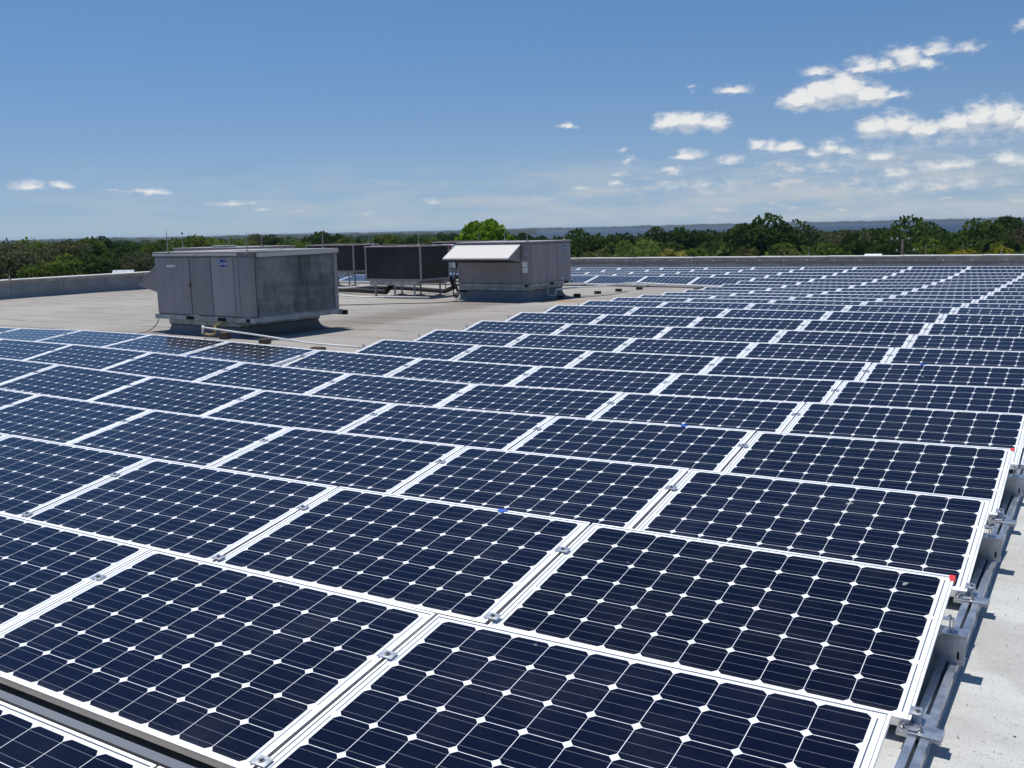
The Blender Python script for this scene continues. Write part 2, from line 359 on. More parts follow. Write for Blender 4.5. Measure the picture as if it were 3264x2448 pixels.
def roofmat():
    m_, n, b = mat('granulated_roofing'); g = n.new('ShaderNodeNewGeometry'); o = g.outputs['Position']; x, y, z = n.sep(o)
    big = n.noise(o, .28, 5, .6); med = n.noise(n.v('MULTIPLY', o, (.5, 1.6, 1.)), 1.0, 6, .68); gr = n.noise(o, 150, 2, .7); gr2 = n.noise(o, 60, 3, .7)
    c = n.mix(n.ss(big, .32, .68), rgb(.30, .275, .24), rgb(.395, .367, .325))
    c = n.mix(n.ss(x, -1.2, -.6), c, n.mix(n.ss(big, .32, .68), rgb(.56, .56, .53), rgb(.64, .64, .61)))
    warm = n.noise(n.v('ADD', o, (31., 7., 0.)), .55, 5, .65)
    c = n.mix(n.ss(warm, .48, .72, 0, .5), c, rgb(.40, .345, .285))
    c = n.mix(n.ss(med, .42, .74, 0, .55), c, rgb(.27, .245, .225))
    c = n.mix(n.ss(gr, .60, .68, 0, .6), c, rgb(.20, .20, .19)); c = n.mix(n.ss(gr, .40, .34, 0, .45), c, rgb(.68, .69, .67))
    c = n.mix(n.ss(gr2, .60, .68, 0, .6), c, rgb(.22, .21, .20))
    # worn dirty valley where water runs between the units and the array
    # centre line of the valley: x = -10.6 + .02 (y - 10), widening to the far end
    vl = n.m('ABSOLUTE', n.m('SUBTRACT', x, n.m('MULTIPLY_ADD', n.m('SUBTRACT', y, 12.), -.06, -12.1)))
    vl = n.m('ADD', vl, n.m('MULTIPLY', n.m('SUBTRACT', med, .5), 1.4))
    vm = n.m('MULTIPLY', n.ss(vl, 1.15, .35, 0, .75), n.m('MULTIPLY', n.ss(y, 10.5, 12.8), n.ss(y, 21., 18.)))
    c = n.mix(vm, c, rgb(.20, .165, .14))
    pd = n.noise(n.v('ADD', o, (5., 3., 0.)), .9, 3, .5)
    ring = n.m('MULTIPLY', n.ss(n.m('ABSOLUTE', n.m('SUBTRACT', pd, .60)), .012, .0, 0, .35), n.ss(x, -1., -3.))
    c = n.mix(ring, c, rgb(.20, .18, .16)); c = n.mix(n.ss(pd, .60, .63, 0, .25), c, rgb(.26, .235, .21))
    # laps between the sheets, running along the rows
    wob = n.m('MULTIPLY', n.m('SUBTRACT', n.noise(n.v('MULTIPLY', o, (1.3, .1, 0.)), 1.0, 5, .7), .5), .10)
    yy = n.m('MULTIPLY', n.m('ADD', n.m('ADD', y, wob), .35), 1.03)
    fr = n.m('ABSOLUTE', n.m('SUBTRACT', n.m('FRACT', yy), .5))
    strength = n.ss(n.noise(n.v('MULTIPLY', o, (.7, 3., 0.)), 1.0, 4, .7), .42, .60, .08, 1.0)
    lap = n.m('MULTIPLY', n.m('LESS_THAN', fr, n.ss(x, -2., -8., .0, .028)), strength)
    # every sheet has its own tone
    tone = n.noise(n.comb(0., n.m('FLOOR', n.m('SUBTRACT', yy, .5)), 0.), 7.3, 0, .5)
    c = n.mix(n.ss(tone, .3, .7, 0, .16), c, rgb(.32, .31, .30))
    # end laps across the sheets
    xx = n.m('ADD', n.m('MULTIPLY', x, .145), n.m('MULTIPLY', n.m('FLOOR', n.m('SUBTRACT', yy, .5)), .37))
    fx = n.m('ABSOLUTE', n.m('SUBTRACT', n.m('FRACT', xx), .5))
    lap2 = n.m('MULTIPLY', n.m('LESS_THAN', fx, n.ss(x, -2., -8., .0, .0025)), n.m('MULTIPLY', strength, .6))
    c = n.mix(n.m('MAXIMUM', lap, lap2), c, rgb(.06, .055, .05))
    # rust run-off by the hooded unit
    dv = n.v('LENGTH', n.v('MULTIPLY', n.v('SUBTRACT', o, (-11.0, 19.3, -1.74)), (.55, 1.5, 0.)))
    c = n.mix(n.m('MULTIPLY', n.ss(dv, 1.0, .2, 0, .75), n.ss(med, .40, .60)), c, rgb(.36, .20, .10))
    n.put(b.inputs['Base Color'], c); b.inputs['Roughness'].default_value = .92; b.inputs['Specular IOR Level'].default_value = .2
    bp = n.new('ShaderNodeBump'); bp.inputs['Strength'].default_value = .5; bp.inputs['Distance'].default_value = .012
    n.put(bp.inputs['Height'], n.mix(.35, gr, med, 'FLOAT')); n.put(b.inputs['Normal'], bp.outputs[0])
    return m_
M['roof'] = roofmat()
def leafmat(name, ca, cb, trans=.36):
    m_, n, b = mat(name); o = n.new('ShaderNodeTexCoord').outputs['Object']; oi = n.new('ShaderNodeObjectInfo').outputs['Random']
    gp = n.new('ShaderNodeNewGeometry')
    f = n.noise(gp.outputs['Position'], .55, 4, .7)
    at = n.new('ShaderNodeAttribute', attribute_name='lv').outputs['Fac']
    t = n.m('ADD', n.m('MULTIPLY', n.ss(f, .33, .67), .55), n.m('MULTIPLY', at, .45))
    c = n.mix(t, rgb(*ca), rgb(*cb))
    c = n.mix(n.ss(oi, 0., 1., 0., .22), c, rgb(cb[0]*1.25, cb[1]*1.05, cb[2]*.8))
    n.put(b.inputs['Base Color'], c); b.inputs['Roughness'].default_value = .8; b.inputs['Specular IOR Level'].default_value = .08
    tr = n.new('ShaderNodeBsdfTranslucent'); n.put(tr.inputs[0], c)
    mx = n.new('ShaderNodeMixShader'); mx.inputs[0].default_value = trans
    out = [x for x in n.n if x.type == 'OUTPUT_MATERIAL'][0]
    n.l.new(b.outputs[0], mx.inputs[1]); n.l.new(tr.outputs[0], mx.inputs[2]); n.l.new(mx.outputs[0], out.inputs[0])
    return m_
LV = {'dark': ((0.0182, 0.0442, 0.0091), (0.0650, 0.1144, 0.0234)), 'mid': ((0.0455, 0.0806, 0.0130), (0.1560, 0.2145, 0.0364)), 'mid2': ((0.0286, 0.0624, 0.0117), (0.0975, 0.1560, 0.0286)),
      'pale': ((0.0650, 0.1105, 0.0182), (0.2080, 0.2730, 0.0546)), 'grey': ((0.0585, 0.0676, 0.0338), (0.1625, 0.1716, 0.0845)), 'greydark': ((0.0364, 0.0598, 0.0234), (0.1040, 0.1365, 0.0546)),
      'bright': ((0.0585, 0.1300, 0.0104), (0.2600, 0.4160, 0.0390)), 'willow': ((0.1040, 0.1560, 0.0260), (0.2470, 0.3315, 0.0780)), 'bare': ((0.0975, 0.0806, 0.0546), (0.1950, 0.1560, 0.1105)),
      'yellow': ((0.0910, 0.1235, 0.0130), (0.4290, 0.3640, 0.0364)), 'palm': ((0.0650, 0.0806, 0.0234), (0.1950, 0.2080, 0.0650)), 'palmy': ((0.1170, 0.1430, 0.0260), (0.4680, 0.4030, 0.1040))}
for k, (a, b_) in LV.items(): M['leaf_'+k] = leafmat('foliage_'+k, a, b_)
M['bark'] = simple('bark', (.09, .075, .06), .9, 0, .3, 4)
# ---------------------------------------------------------------- roof deck: surveyed heights (rows of 1.294 m, columns of 1.675 m)
Wp, Pp, LIFT = 1.675, 1.29429572, 0.26
TAB = [[-1.400,-1.405,-1.411,-1.415,-1.418,-1.421,-1.424,-1.426,-1.428,-1.430,-1.432,-1.435,-1.437,-1.439,-1.441,-1.442,-1.445,-1.447,-1.450,-1.454,-1.458,-1.463,-1.468,-1.473],
[-1.395,-1.403,-1.410,-1.417,-1.423,-1.427,-1.430,-1.432,-1.433,-1.435,-1.436,-1.437,-1.438,-1.439,-1.441,-1.443,-1.445,-1.448,-1.452,-1.456,-1.461,-1.466,-1.471,-1.476],
[-1.389,-1.400,-1.410,-1.419,-1.428,-1.433,-1.437,-1.438,-1.439,-1.439,-1.439,-1.439,-1.439,-1.440,-1.441,-1.443,-1.445,-1.449,-1.454,-1.459,-1.464,-1.469,-1.475,-1.480],
[-1.383,-1.396,-1.409,-1.421,-1.433,-1.441,-1.445,-1.446,-1.445,-1.444,-1.443,-1.441,-1.440,-1.440,-1.440,-1.442,-1.446,-1.450,-1.456,-1.461,-1.467,-1.472,-1.478,-1.484],
[-1.377,-1.392,-1.407,-1.422,-1.437,-1.451,-1.454,-1.454,-1.453,-1.450,-1.447,-1.443,-1.440,-1.439,-1.440,-1.442,-1.447,-1.452,-1.458,-1.464,-1.470,-1.476,-1.482,-1.487],
[-1.371,-1.388,-1.405,-1.422,-1.439,-1.462,-1.463,-1.466,-1.463,-1.458,-1.451,-1.444,-1.439,-1.437,-1.439,-1.443,-1.448,-1.455,-1.461,-1.468,-1.474,-1.479,-1.485,-1.490],
[-1.365,-1.384,-1.403,-1.423,-1.444,-1.457,-1.476,-1.485,-1.478,-1.469,-1.455,-1.442,-1.436,-1.435,-1.438,-1.444,-1.451,-1.458,-1.465,-1.471,-1.477,-1.483,-1.488,-1.493],
[-1.360,-1.380,-1.400,-1.422,-1.446,-1.471,-1.496,-1.510,-1.503,-1.484,-1.455,-1.438,-1.431,-1.433,-1.440,-1.448,-1.456,-1.463,-1.470,-1.476,-1.481,-1.486,-1.491,-1.496],
[-1.358,-1.378,-1.399,-1.420,-1.444,-1.483,-1.513,-1.535,-1.527,-1.493,-1.451,-1.432,-1.427,-1.434,-1.444,-1.454,-1.462,-1.469,-1.475,-1.480,-1.485,-1.489,-1.494,-1.498],
[-1.357,-1.378,-1.400,-1.423,-1.450,-1.483,-1.519,-1.546,-1.539,-1.503,-1.461,-1.430,-1.424,-1.440,-1.454,-1.463,-1.469,-1.475,-1.480,-1.484,-1.488,-1.492,-1.496,-1.499],
[-1.358,-1.380,-1.402,-1.427,-1.455,-1.486,-1.515,-1.534,-1.531,-1.505,-1.463,-1.428,-1.426,-1.455,-1.465,-1.471,-1.476,-1.481,-1.485,-1.488,-1.491,-1.495,-1.498,-1.501],
[-1.362,-1.382,-1.404,-1.428,-1.455,-1.483,-1.504,-1.513,-1.515,-1.505,-1.473,-1.448,-1.445,-1.460,-1.470,-1.477,-1.482,-1.486,-1.489,-1.492,-1.494,-1.497,-1.499,-1.501],
[-1.367,-1.385,-1.404,-1.424,-1.446,-1.466,-1.477,-1.488,-1.495,-1.492,-1.475,-1.463,-1.461,-1.467,-1.475,-1.482,-1.486,-1.490,-1.493,-1.495,-1.496,-1.498,-1.500,-1.501],
[-1.373,-1.387,-1.402,-1.416,-1.430,-1.443,-1.447,-1.457,-1.466,-1.469,-1.465,-1.465,-1.469,-1.474,-1.480,-1.486,-1.490,-1.493,-1.496,-1.497,-1.498,-1.499,-1.500,-1.501],
[-1.378,-1.389,-1.399,-1.407,-1.412,-1.415,-1.418,-1.424,-1.431,-1.437,-1.447,-1.459,-1.470,-1.479,-1.485,-1.490,-1.494,-1.497,-1.498,-1.499,-1.500,-1.500,-1.500,-1.501],
[-1.383,-1.391,-1.398,-1.401,-1.399,-1.394,-1.398,-1.401,-1.408,-1.411,-1.434,-1.455,-1.471,-1.482,-1.490,-1.495,-1.498,-1.499,-1.500,-1.501,-1.501,-1.500,-1.500,-1.500],
[-1.385,-1.394,-1.400,-1.404,-1.403,-1.398,-1.402,-1.403,-1.410,-1.420,-1.439,-1.460,-1.476,-1.487,-1.494,-1.498,-1.501,-1.502,-1.502,-1.502,-1.502,-1.501,-1.500,-1.500],
[-1.386,-1.396,-1.405,-1.413,-1.421,-1.428,-1.431,-1.433,-1.439,-1.446,-1.459,-1.473,-1.484,-1.493,-1.498,-1.502,-1.503,-1.504,-1.504,-1.504,-1.503,-1.501,-1.500,-1.499],
[-1.386,-1.398,-1.411,-1.424,-1.440,-1.456,-1.464,-1.468,-1.473,-1.481,-1.486,-1.491,-1.496,-1.500,-1.502,-1.505,-1.506,-1.507,-1.506,-1.505,-1.504,-1.502,-1.501,-1.500],
[-1.386,-1.400,-1.416,-1.433,-1.453,-1.474,-1.489,-1.498,-1.504,-1.512,-1.511,-1.509,-1.506,-1.506,-1.506,-1.507,-1.509,-1.509,-1.509,-1.508,-1.506,-1.504,-1.502,-1.501],
[-1.386,-1.402,-1.419,-1.438,-1.458,-1.481,-1.504,-1.522,-1.531,-1.535,-1.529,-1.521,-1.514,-1.510,-1.509,-1.510,-1.512,-1.512,-1.512,-1.511,-1.508,-1.506,-1.504,-1.502],
[-1.386,-1.404,-1.422,-1.440,-1.459,-1.481,-1.513,-1.538,-1.548,-1.546,-1.536,-1.524,-1.516,-1.512,-1.512,-1.514,-1.516,-1.516,-1.515,-1.514,-1.511,-1.509,-1.507,-1.504],
[-1.386,-1.405,-1.423,-1.442,-1.461,-1.483,-1.518,-1.544,-1.553,-1.547,-1.534,-1.520,-1.512,-1.511,-1.515,-1.518,-1.520,-1.520,-1.519,-1.517,-1.514,-1.512,-1.509,-1.507],
[-1.386,-1.405,-1.424,-1.444,-1.466,-1.490,-1.521,-1.543,-1.548,-1.539,-1.523,-1.508,-1.502,-1.510,-1.519,-1.524,-1.525,-1.523,-1.521,-1.519,-1.516,-1.514,-1.512,-1.510],
[-1.384,-1.404,-1.424,-1.445,-1.469,-1.494,-1.517,-1.533,-1.534,-1.525,-1.510,-1.496,-1.492,-1.515,-1.526,-1.529,-1.527,-1.525,-1.522,-1.520,-1.517,-1.516,-1.514,-1.512],
[-1.382,-1.401,-1.420,-1.442,-1.465,-1.488,-1.503,-1.513,-1.515,-1.509,-1.499,-1.491,-1.499,-1.528,-1.531,-1.529,-1.526,-1.523,-1.521,-1.519,-1.518,-1.517,-1.516,-1.515],
[-1.377,-1.395,-1.413,-1.431,-1.450,-1.468,-1.481,-1.488,-1.492,-1.492,-1.487,-1.484,-1.495,-1.514,-1.520,-1.520,-1.519,-1.518,-1.518,-1.517,-1.517,-1.517,-1.517,-1.518],
[-1.371,-1.386,-1.401,-1.415,-1.428,-1.439,-1.449,-1.457,-1.463,-1.469,-1.472,-1.475,-1.484,-1.496,-1.501,-1.506,-1.509,-1.511,-1.513,-1.515,-1.516,-1.517,-1.518,-1.520],
[-1.363,-1.374,-1.385,-1.395,-1.403,-1.408,-1.412,-1.419,-1.429,-1.440,-1.452,-1.462,-1.470,-1.476,-1.481,-1.490,-1.498,-1.503,-1.507,-1.511,-1.514,-1.516,-1.519,-1.521],
[-1.352,-1.360,-1.368,-1.374,-1.379,-1.382,-1.386,-1.393,-1.404,-1.418,-1.434,-1.448,-1.458,-1.464,-1.470,-1.479,-1.487,-1.495,-1.501,-1.506,-1.511,-1.515,-1.519,-1.523],
[-1.339,-1.344,-1.349,-1.353,-1.356,-1.360,-1.365,-1.373,-1.385,-1.400,-1.417,-1.434,-1.448,-1.455,-1.462,-1.470,-1.479,-1.487,-1.495,-1.501,-1.507,-1.513,-1.518,-1.523],
[-1.323,-1.327,-1.330,-1.333,-1.336,-1.340,-1.346,-1.356,-1.368,-1.384,-1.401,-1.418,-1.433,-1.444,-1.453,-1.462,-1.471,-1.480,-1.488,-1.496,-1.504,-1.511,-1.517,-1.523],
[-1.307,-1.309,-1.311,-1.313,-1.317,-1.322,-1.329,-1.339,-1.353,-1.368,-1.386,-1.403,-1.418,-1.432,-1.443,-1.454,-1.464,-1.473,-1.483,-1.492,-1.500,-1.508,-1.516,-1.523],
[-1.290,-1.291,-1.292,-1.295,-1.298,-1.304,-1.312,-1.323,-1.337,-1.353,-1.370,-1.387,-1.404,-1.419,-1.433,-1.445,-1.456,-1.467,-1.477,-1.487,-1.496,-1.505,-1.514,-1.523]]
DX = [0.005, 0.004, 0.013, 0.007, 0.01, 0.008, 0.005, -0.002, -0.005, -0.015, -0.014, -0.01, -0.019, -0.011, -0.007, -0.01, -0.01, -0.008, 0.001, 0.01, 0.016, 0.014, 0.012, 0.005]
DY = [-0.027, -0.013, 0.0, 0.014, 0.029, 0.034, 0.045, 0.033, 0.015, -0.009, -0.014, -0.015, -0.025, -0.021, -0.016, -0.017, -0.015, -0.012, -0.005, 0.003, 0.007, 0.006, 0.003, -0.001]
def pz(c, r):
    """height of the panel far-edge surface above column c, row r (floats)"""
    c = min(max(c+4, 0), 22.999); r = min(max(r+4, 0), 32.999)
    i, j = int(r), int(c); a, b_ = r-i, c-j
    return (TAB[i][j]*(1-a)*(1-b_)+TAB[i][j+1]*(1-a)*b_+TAB[i+1][j]*a*(1-b_)+TAB[i+1][j+1]*a*b_)
def rz(x, y): return pz(-x/Wp, y/Pp)-LIFT
X0, X1, Y0, Y1 = -28.3, 6.6, -5.0, 34.0
GZ = -9.8
nx, ny = 106, 118
vs = []; fs = []
for j in range(ny+1):
    for i in range(nx+1):
        x = X0+(X1-X0)*i/nx; y = Y0+(Y1-Y0)*j/ny
        vs.append((x, y, rz(x, y)+.006*math.sin(x*2.1+y*.7)*math.sin(y*1.7-x*.4)))
for j in range(ny):
    for i in range(nx):
        a = j*(nx+1)+i; fs.append((a, a+1, a+nx+2, a+nx+1))
me = bpy.data.meshes.new('roof_deck'); me.from_pydata(vs, [], fs); me.materials.append(M['roof'])
for p in me.polygons: p.use_smooth = True
tag(link('roof_deck', me), kind='structure')
M['stucco'] = simple('stucco_wall', (.45, .42, .37), .9, 0, .1, 1.0)
b = MB(); b.box(X0-.2, Y0-.3, GZ, X1+.2, Y0, -1.78); b.box(X1, Y0, GZ, X1+.2, Y1, -1.78)
tag(b.build('building_wall', M['stucco']), kind='structure')
# ---------------------------------------------------------------- parapets
t = thing('parapet_wall', 'long low grey parapet with a pale coping behind the last panel row', 'parapet', (0, 34.0, 0))
b = MB(); b.box(X0-.3, 0, -1.95, X1+.2, .28, -1.325); b.box(X0-.3, .29, GZ, X1+.2, .5, -1.3)
b.build('wall_face', M['wallmem'], t)
b = MB(); xs = np.linspace(X0-.3, X1+.2, 15)
zt = lambda x: -1.23+.0037*(x+19)
for i in range(14):
    a, c_ = xs[i], xs[i+1]-.008
    b.prism([(a, -.03, -1.345), (a, .52, -1.345), (a, .52, zt(a)-.03), (a, -.03, zt(a)-.03)], (c_-a, 0, 0))
b.build('fascia', M['fascia'], t)
b = MB()
for i in range(14):
    a, c_ = xs[i], xs[i+1]-.006
    b.prism([(a, -.05, zt(a)-.028), (a, .54, zt(a)-.028), (a, .54, zt(a)+.012), (a, -.05, zt(a)+.002)], (c_-a, 0, 0))
b.build('coping', M['coping'], t)
t = thing('parapet_wall', 'grey membrane parapet running along the left side of the roof', 'parapet', (-28.3, 0, 0))
b = MB()
ys = np.linspace(Y0, 33.97, 40); 
for i in range(39):
    a, c_ = ys[i], ys[i+1]
    b.prism([(.0, a, -1.30), (-.25, a, -1.30), (-.25, a, -2.0), (.09, a, -2.0), (.09, a, rz(-28.2, a)+.0), (.02, a, rz(-28.2, a)+.10)], (0, c_-a, 0))
b.box(-.55, Y0, GZ, -.26, 34.2, -1.3)
b.build('wall_face', M['wallmem2'], t)
b = MB(); b.box(-.53, Y0, -1.298, .03, 33.95, -1.215); b.build('fascia', M['fascia'], t)
b = MB()
yy = Y0
while yy < 33.5: b.box(-.56, yy, -1.213, .05, min(yy+2.99, 33.96), -1.185); yy += 3.0
b.build('coping', M['coping'], t)
b = MB()
for k, yv in enumerate((14.3, 15.6, 16.5, 17.35, 18.9, 20.3, 21.6, 22.8)): b.box(.0202, yv, -1.70, .0212, yv+.012, -1.32)
b.build('lap_joint', M['block'], t)
# lightning cable with clips under the back coping
clips = (-17.94, -17.08, -16.18, -14.98, -14.31, -13.43, -12.56, -11.65, -10.77, -9.88, -9.04, -8.08, -7.17, -6.27, -5.36, -4.49, -3.61, -2.6, -1.7, -.8)
t = thing('lightning_cable', 'thin pale cable sagging between clips along the back parapet', 'cable', (0, 33.94, 0))
pts = []
rng = random.Random(3)
for i in range(len(clips)-1):
    a, c_ = clips[i], clips[i+1]; sag = rng.uniform(.0, .02)
    for k in range(6): f = k/6; pts.append((a+(c_-a)*f, 0, -1.335-sag*4*f*(1-f)))
MB().tube(pts, .006, 6).build('wire', M['coping'], t)
for c_ in clips:
    b = MB(); b.box(c_-.022, -.012, -1.352, c_+.022, .012, -1.308, bev=.004); b.build('clip', M['pvc'], t)
def air_terminal(x, y, z, h, label, group, base=True, r=.007):
    t = thing('lightning_rod', label, 'lightning rod', (x, y, z), 0, group)
    MB().tube([(0, 0, 0), (0, 0, h*.55), (0.004, 0, h)], [r, r, r*.35], 6).build('rod', M['galvdull'], t)
    b = MB(); b.box(-.035, -.03, 0, .035, .03, .022, bev=.005); b.tube([(0, 0, .02), (0, 0, .07)], .014, 8)
    b.build('base', M['galvdull'], t)
G = 'lightning rods on the parapets and units'
for x, h, lb in ((-15.36, .32, 'lightning rod on back parapet behind the feathery light green trees'), (-9.04, .32, 'lightning rod on back parapet just right of the tallest oak'), (-2.77, .30, 'lightning rod on back parapet near the right edge')):
    air_terminal(x, 34.15, zt(x)+.01, h, lb, G)
    k = MB(); k.box(-.03, -.13, -.16, .03, -.09, -.04, bev=.006)
air_terminal(-28.3, 15.6, -1.185, .36, 'lightning rod on the left side parapet', G)
# ---------------------------------------------------------------- solar array
Ww, Ll, TH = 1.662, .99, .040
TILT = R(10.2)
def panel_meshes():
    b = MB(); fw = .0105; e = .0015
    prof = [(0, 0), (fw, 0), (fw, -.004), (.006, -.004), (.003, -.03), (.022, -.038), (.022, -TH), (0, -TH)]
    # four frame sides, butted, top lips flat
    e = .0008; q = .007; lp = -.0045
    b.box(0, 0, lp, Ww, fw, 0, bev=e); b.box(0, Ll-fw, lp, Ww, Ll, 0, bev=e)
    b.box(0, fw, lp, fw, Ll-fw, -.0003, bev=e); b.box(Ww-fw, fw, lp, Ww, Ll-fw, -.0003, bev=e)
    # walls set back under the lip, bottom flange flush again
    b.box(q, q, -TH+.003, Ww-q, q+.0025, lp-.0001); b.box(q, Ll-q-.0025, -TH+.003, Ww-q, Ll-q, lp-.0001)
    b.box(q, q+.0026, -TH+.003, q+.0025, Ll-q-.0026, lp-.0001); b.box(Ww-q-.0025, q+.0026, -TH+.003, Ww-q, Ll-q-.0026, lp-.0001)
    b.box(q, q, -TH, Ww-q, .03, -TH+.0029); b.box(q, Ll-.03, -TH, Ww-q, Ll-q, -TH+.0029)
    b.box(q, .0301, -TH, .03, Ll-.0301, -TH+.0029); b.box(Ww-.03, .0301, -TH, Ww-q, Ll-.0301, -TH+.0029)
    # corner keys seen as grey ends
    for f in b.b.faces: f.material_index = 0
    fr = b.build('frame', M['frame'])
    g = MB(); g.box(fw+.0002, fw+.0002, -.009, Ww-fw-.0002, Ll-fw-.0002, -.0035); gl = g.build('glass', M['solar'])
    return fr, gl
fr0, gl0 = panel_meshes(); FRM, GLM = fr0.data, gl0.data
bpy.data.objects.remove(fr0); bpy.data.objects.remove(gl0)
ORD = ['', 'first', 'second', 'third', 'fourth', 'fifth', 'sixth', 'seventh', 'eighth', 'ninth', 'tenth', 'eleventh', 'twelfth', 'thirteenth', 'fourteenth', 'fifteenth', 'sixteenth', 'seventeenth', 'eighteenth', 'nineteenth', 'twentieth', 'twenty-first', 'twenty-second', 'twenty-third', 'twenty-fourth', 'twenty-fifth']
def rowname(r): return ('nearest row' if r == 0 else ORD[r+1]+' row') if r < 14 else ('last row before the back parapet' if r == 24 else ORD[25-r]+' row from the back parapet')
def seam(r, c):
    k = min(max(r-1, 0), 23)
    return Vector((-c*Wp+DX[k], r*Pp+DY[k], pz(c, r)+(.022 if r == 0 else 0)))
def tilt_at(r, c):
    if r <= 1: return R(9.2)
    if r == 6 and c > 5: return R(6.2)
    return TILT+math.atan((pz(c, r+.4)-pz(c, r-.9))/(1.3*Pp))
panels = {}; beyond = {}
for r in range(0, 25):
    if r <= 5: cs = range(-1, 12)
    elif r == 6: cs = range(-1, 13)
    elif r <= 19: cs = range(-1, 5)
    else: cs = range(-1, 15)
    if r <= 4: cs = [c for c in cs if c >= 0]
    for c in cs:
        A = seam(r, c+1); B = seam(r, c)       # far-left, far-right
        xax = (B-A).normalized(); tl = tilt_at(r, c+.5)
        yax = Vector((0, math.cos(tl), math.sin(tl))); yax = (yax-xax*yax.dot(xax)).normalized(); zax = xax.cross(yax)
        jr = random.Random(r*31+c)
        qx, qz = R(jr.uniform(-.22, .22)), R(jr.uniform(-.12, .12))
        jm = Matrix.Rotation(qx, 3, xax) @ Matrix.Rotation(qz, 3, yax); xax = jm @ xax; yax = jm @ yax; zax = xax.cross(yax)
        O = A+xax*.0065-yax*Ll+yax*jr.uniform(-.002, .002)
        vis = [proj(O+xax*a+yax*b_) for a in (0, Ww*.125, Ww*.25, Ww*.375, Ww*.5, Ww*.625, Ww*.75, Ww*.875, Ww) for b_ in (0, Ll*.25, Ll*.5, Ll*.75, Ll)]
        m = .001
        if not any(v and -m < v[0] < 1+m and -m < v[1] < 1+m for v in vis):
            # the row goes on past the left edge of the view: keep its next module
            if not (r <= 6 and (r, c-1) in panels and c-1 not in beyond.get(r, ())): continue
            beyond.setdefault(r, []).append(c)
        panels[(r, c)] = Matrix(((xax.x, yax.x, zax.x, O.x), (xax.y, yax.y, zax.y, O.y), (xax.z, yax.z, zax.z, O.z), (0, 0, 0, 1)))
# panels hidden behind the rooftop units' shoulders still exist: the array is continuous
vis_right = {}
for (r, c) in panels:
    if c not in beyond.get(r, ()): vis_right.setdefault(r, []).append(c)
for (r, c), MW in panels.items():
    cl = sorted(vis_right[r])
    if c in beyond.get(r, ()): pos = 'panel just past the left edge of view'
    elif r <= 4: pos = ('panel at the right end' if c == 0 else ORD[c+1]+' panel from the right end')
    elif 7 <= r <= 19: pos = ('panel at the left end' if c == 4 else ORD[5-c]+' panel from the left end')
    else: k = cl.index(c)+1; pos = ('panel at the right edge' if k == 1 else ORD[k]+' panel from the right edge')
    if r == 0 and c in cl: k = cl.index(c); pos = ['panel at the bottom corner', 'panel beyond the bottom corner', 'farther panel'][min(k, 2)]
    look = 'dark blue' if r < 7 else 'blue'
    lb = '%s solar %s, %s' % (look, pos, rowname(r))
    t = thing('solar_panel', lb, 'solar panel', group='solar panels mounted in rows on the roof')
    t.matrix_world = MW
    link('frame', FRM, t); link('glass', GLM, t)
    if (r, c) in ((2, 0), (4, 0)):
        b = MB(); b.prism([(Ww-.020, Ll+.0012, .0005), (Ww-.022, Ll-.018, .0005), (Ww-.012, Ll-.046, .0005), (Ww+.0014, Ll-.040, .0005), (Ww+.0014, Ll+.0012, .0005)], (0, 0, .0013)); b.box(Ww+.0003, Ll-.038, -.022, Ww+.0014, Ll+.0006, .0004); b.build('corner_tape', M['red'], t)
        t['label'] = 'dark blue solar panel with red corner tape, %s' % rowname(r)
    bt = {(2, 1): .69, (4, 1): .67, (5, 5): .42, (7, 0): .30}.get((r, c))
    if bt:
        b = MB(); b.box(bt*Ww-.03, Ll-.012, .0004, bt*Ww+.03, Ll+.003, .0022); b.box(bt*Ww-.02, Ll-.03, .0003, bt*Ww+.012, Ll-.011, .0016); b.build('blue_tape', M['blue'], t)
# clamps between panels
def clamp_meshes():
    b = MB(); b.box(-.032, -.022, .0005, .032, .022, .0045, bev=.001); b.box(-.007, -.02, -.03, .007, .02, .0008); pl = b.build('plate', M['alu'])
    b = MB(); b.tube([(0, 0, .0046), (0, 0, .007)], .012, 12); b.tube([(0, 0, .0071), (0, 0, .015)], .0075, 6); bo = b.build('bolt', M['steel'])
    p, q = pl.data, bo.data; bpy.data.objects.remove(pl); bpy.data.objects.remove(bo); return p, q
CPL, CBO = clamp_meshes()
for r in range(0, 15):
    for c in range(1, 12):
        if (r, c) not in panels or (r, c-1) not in panels: continue
        MW = panels[(r, c)]
        for s, nm in ((.31, 'upper'), (.945, 'lower')):
            if nm == 'lower' and r > 3: continue
            Pw_ = MW @ Vector((Ww+.0065, Ll*(1-s), 0))
            v = proj(Pw_)
            if not v or not (0 < v[0] < 1 and 0 < v[1] < 1): continue
            side = ORD[c]+' seam from the right end' if r <= 4 else (ORD[5-c]+' seam from the left end' if 7 <= r else ORD[c]+' seam from the right edge')
            t = thing('panel_clamp', '%s silver clamp, %s, %s' % (nm, side, rowname(r)), 'clamp', group='bolted clamps holding the panel edges')
            t.matrix_world = MW @ Matrix.Translation((Ww+.0065, Ll*(1-s), 0))
            link('plate', CPL, t); link('bolt', CBO, t)
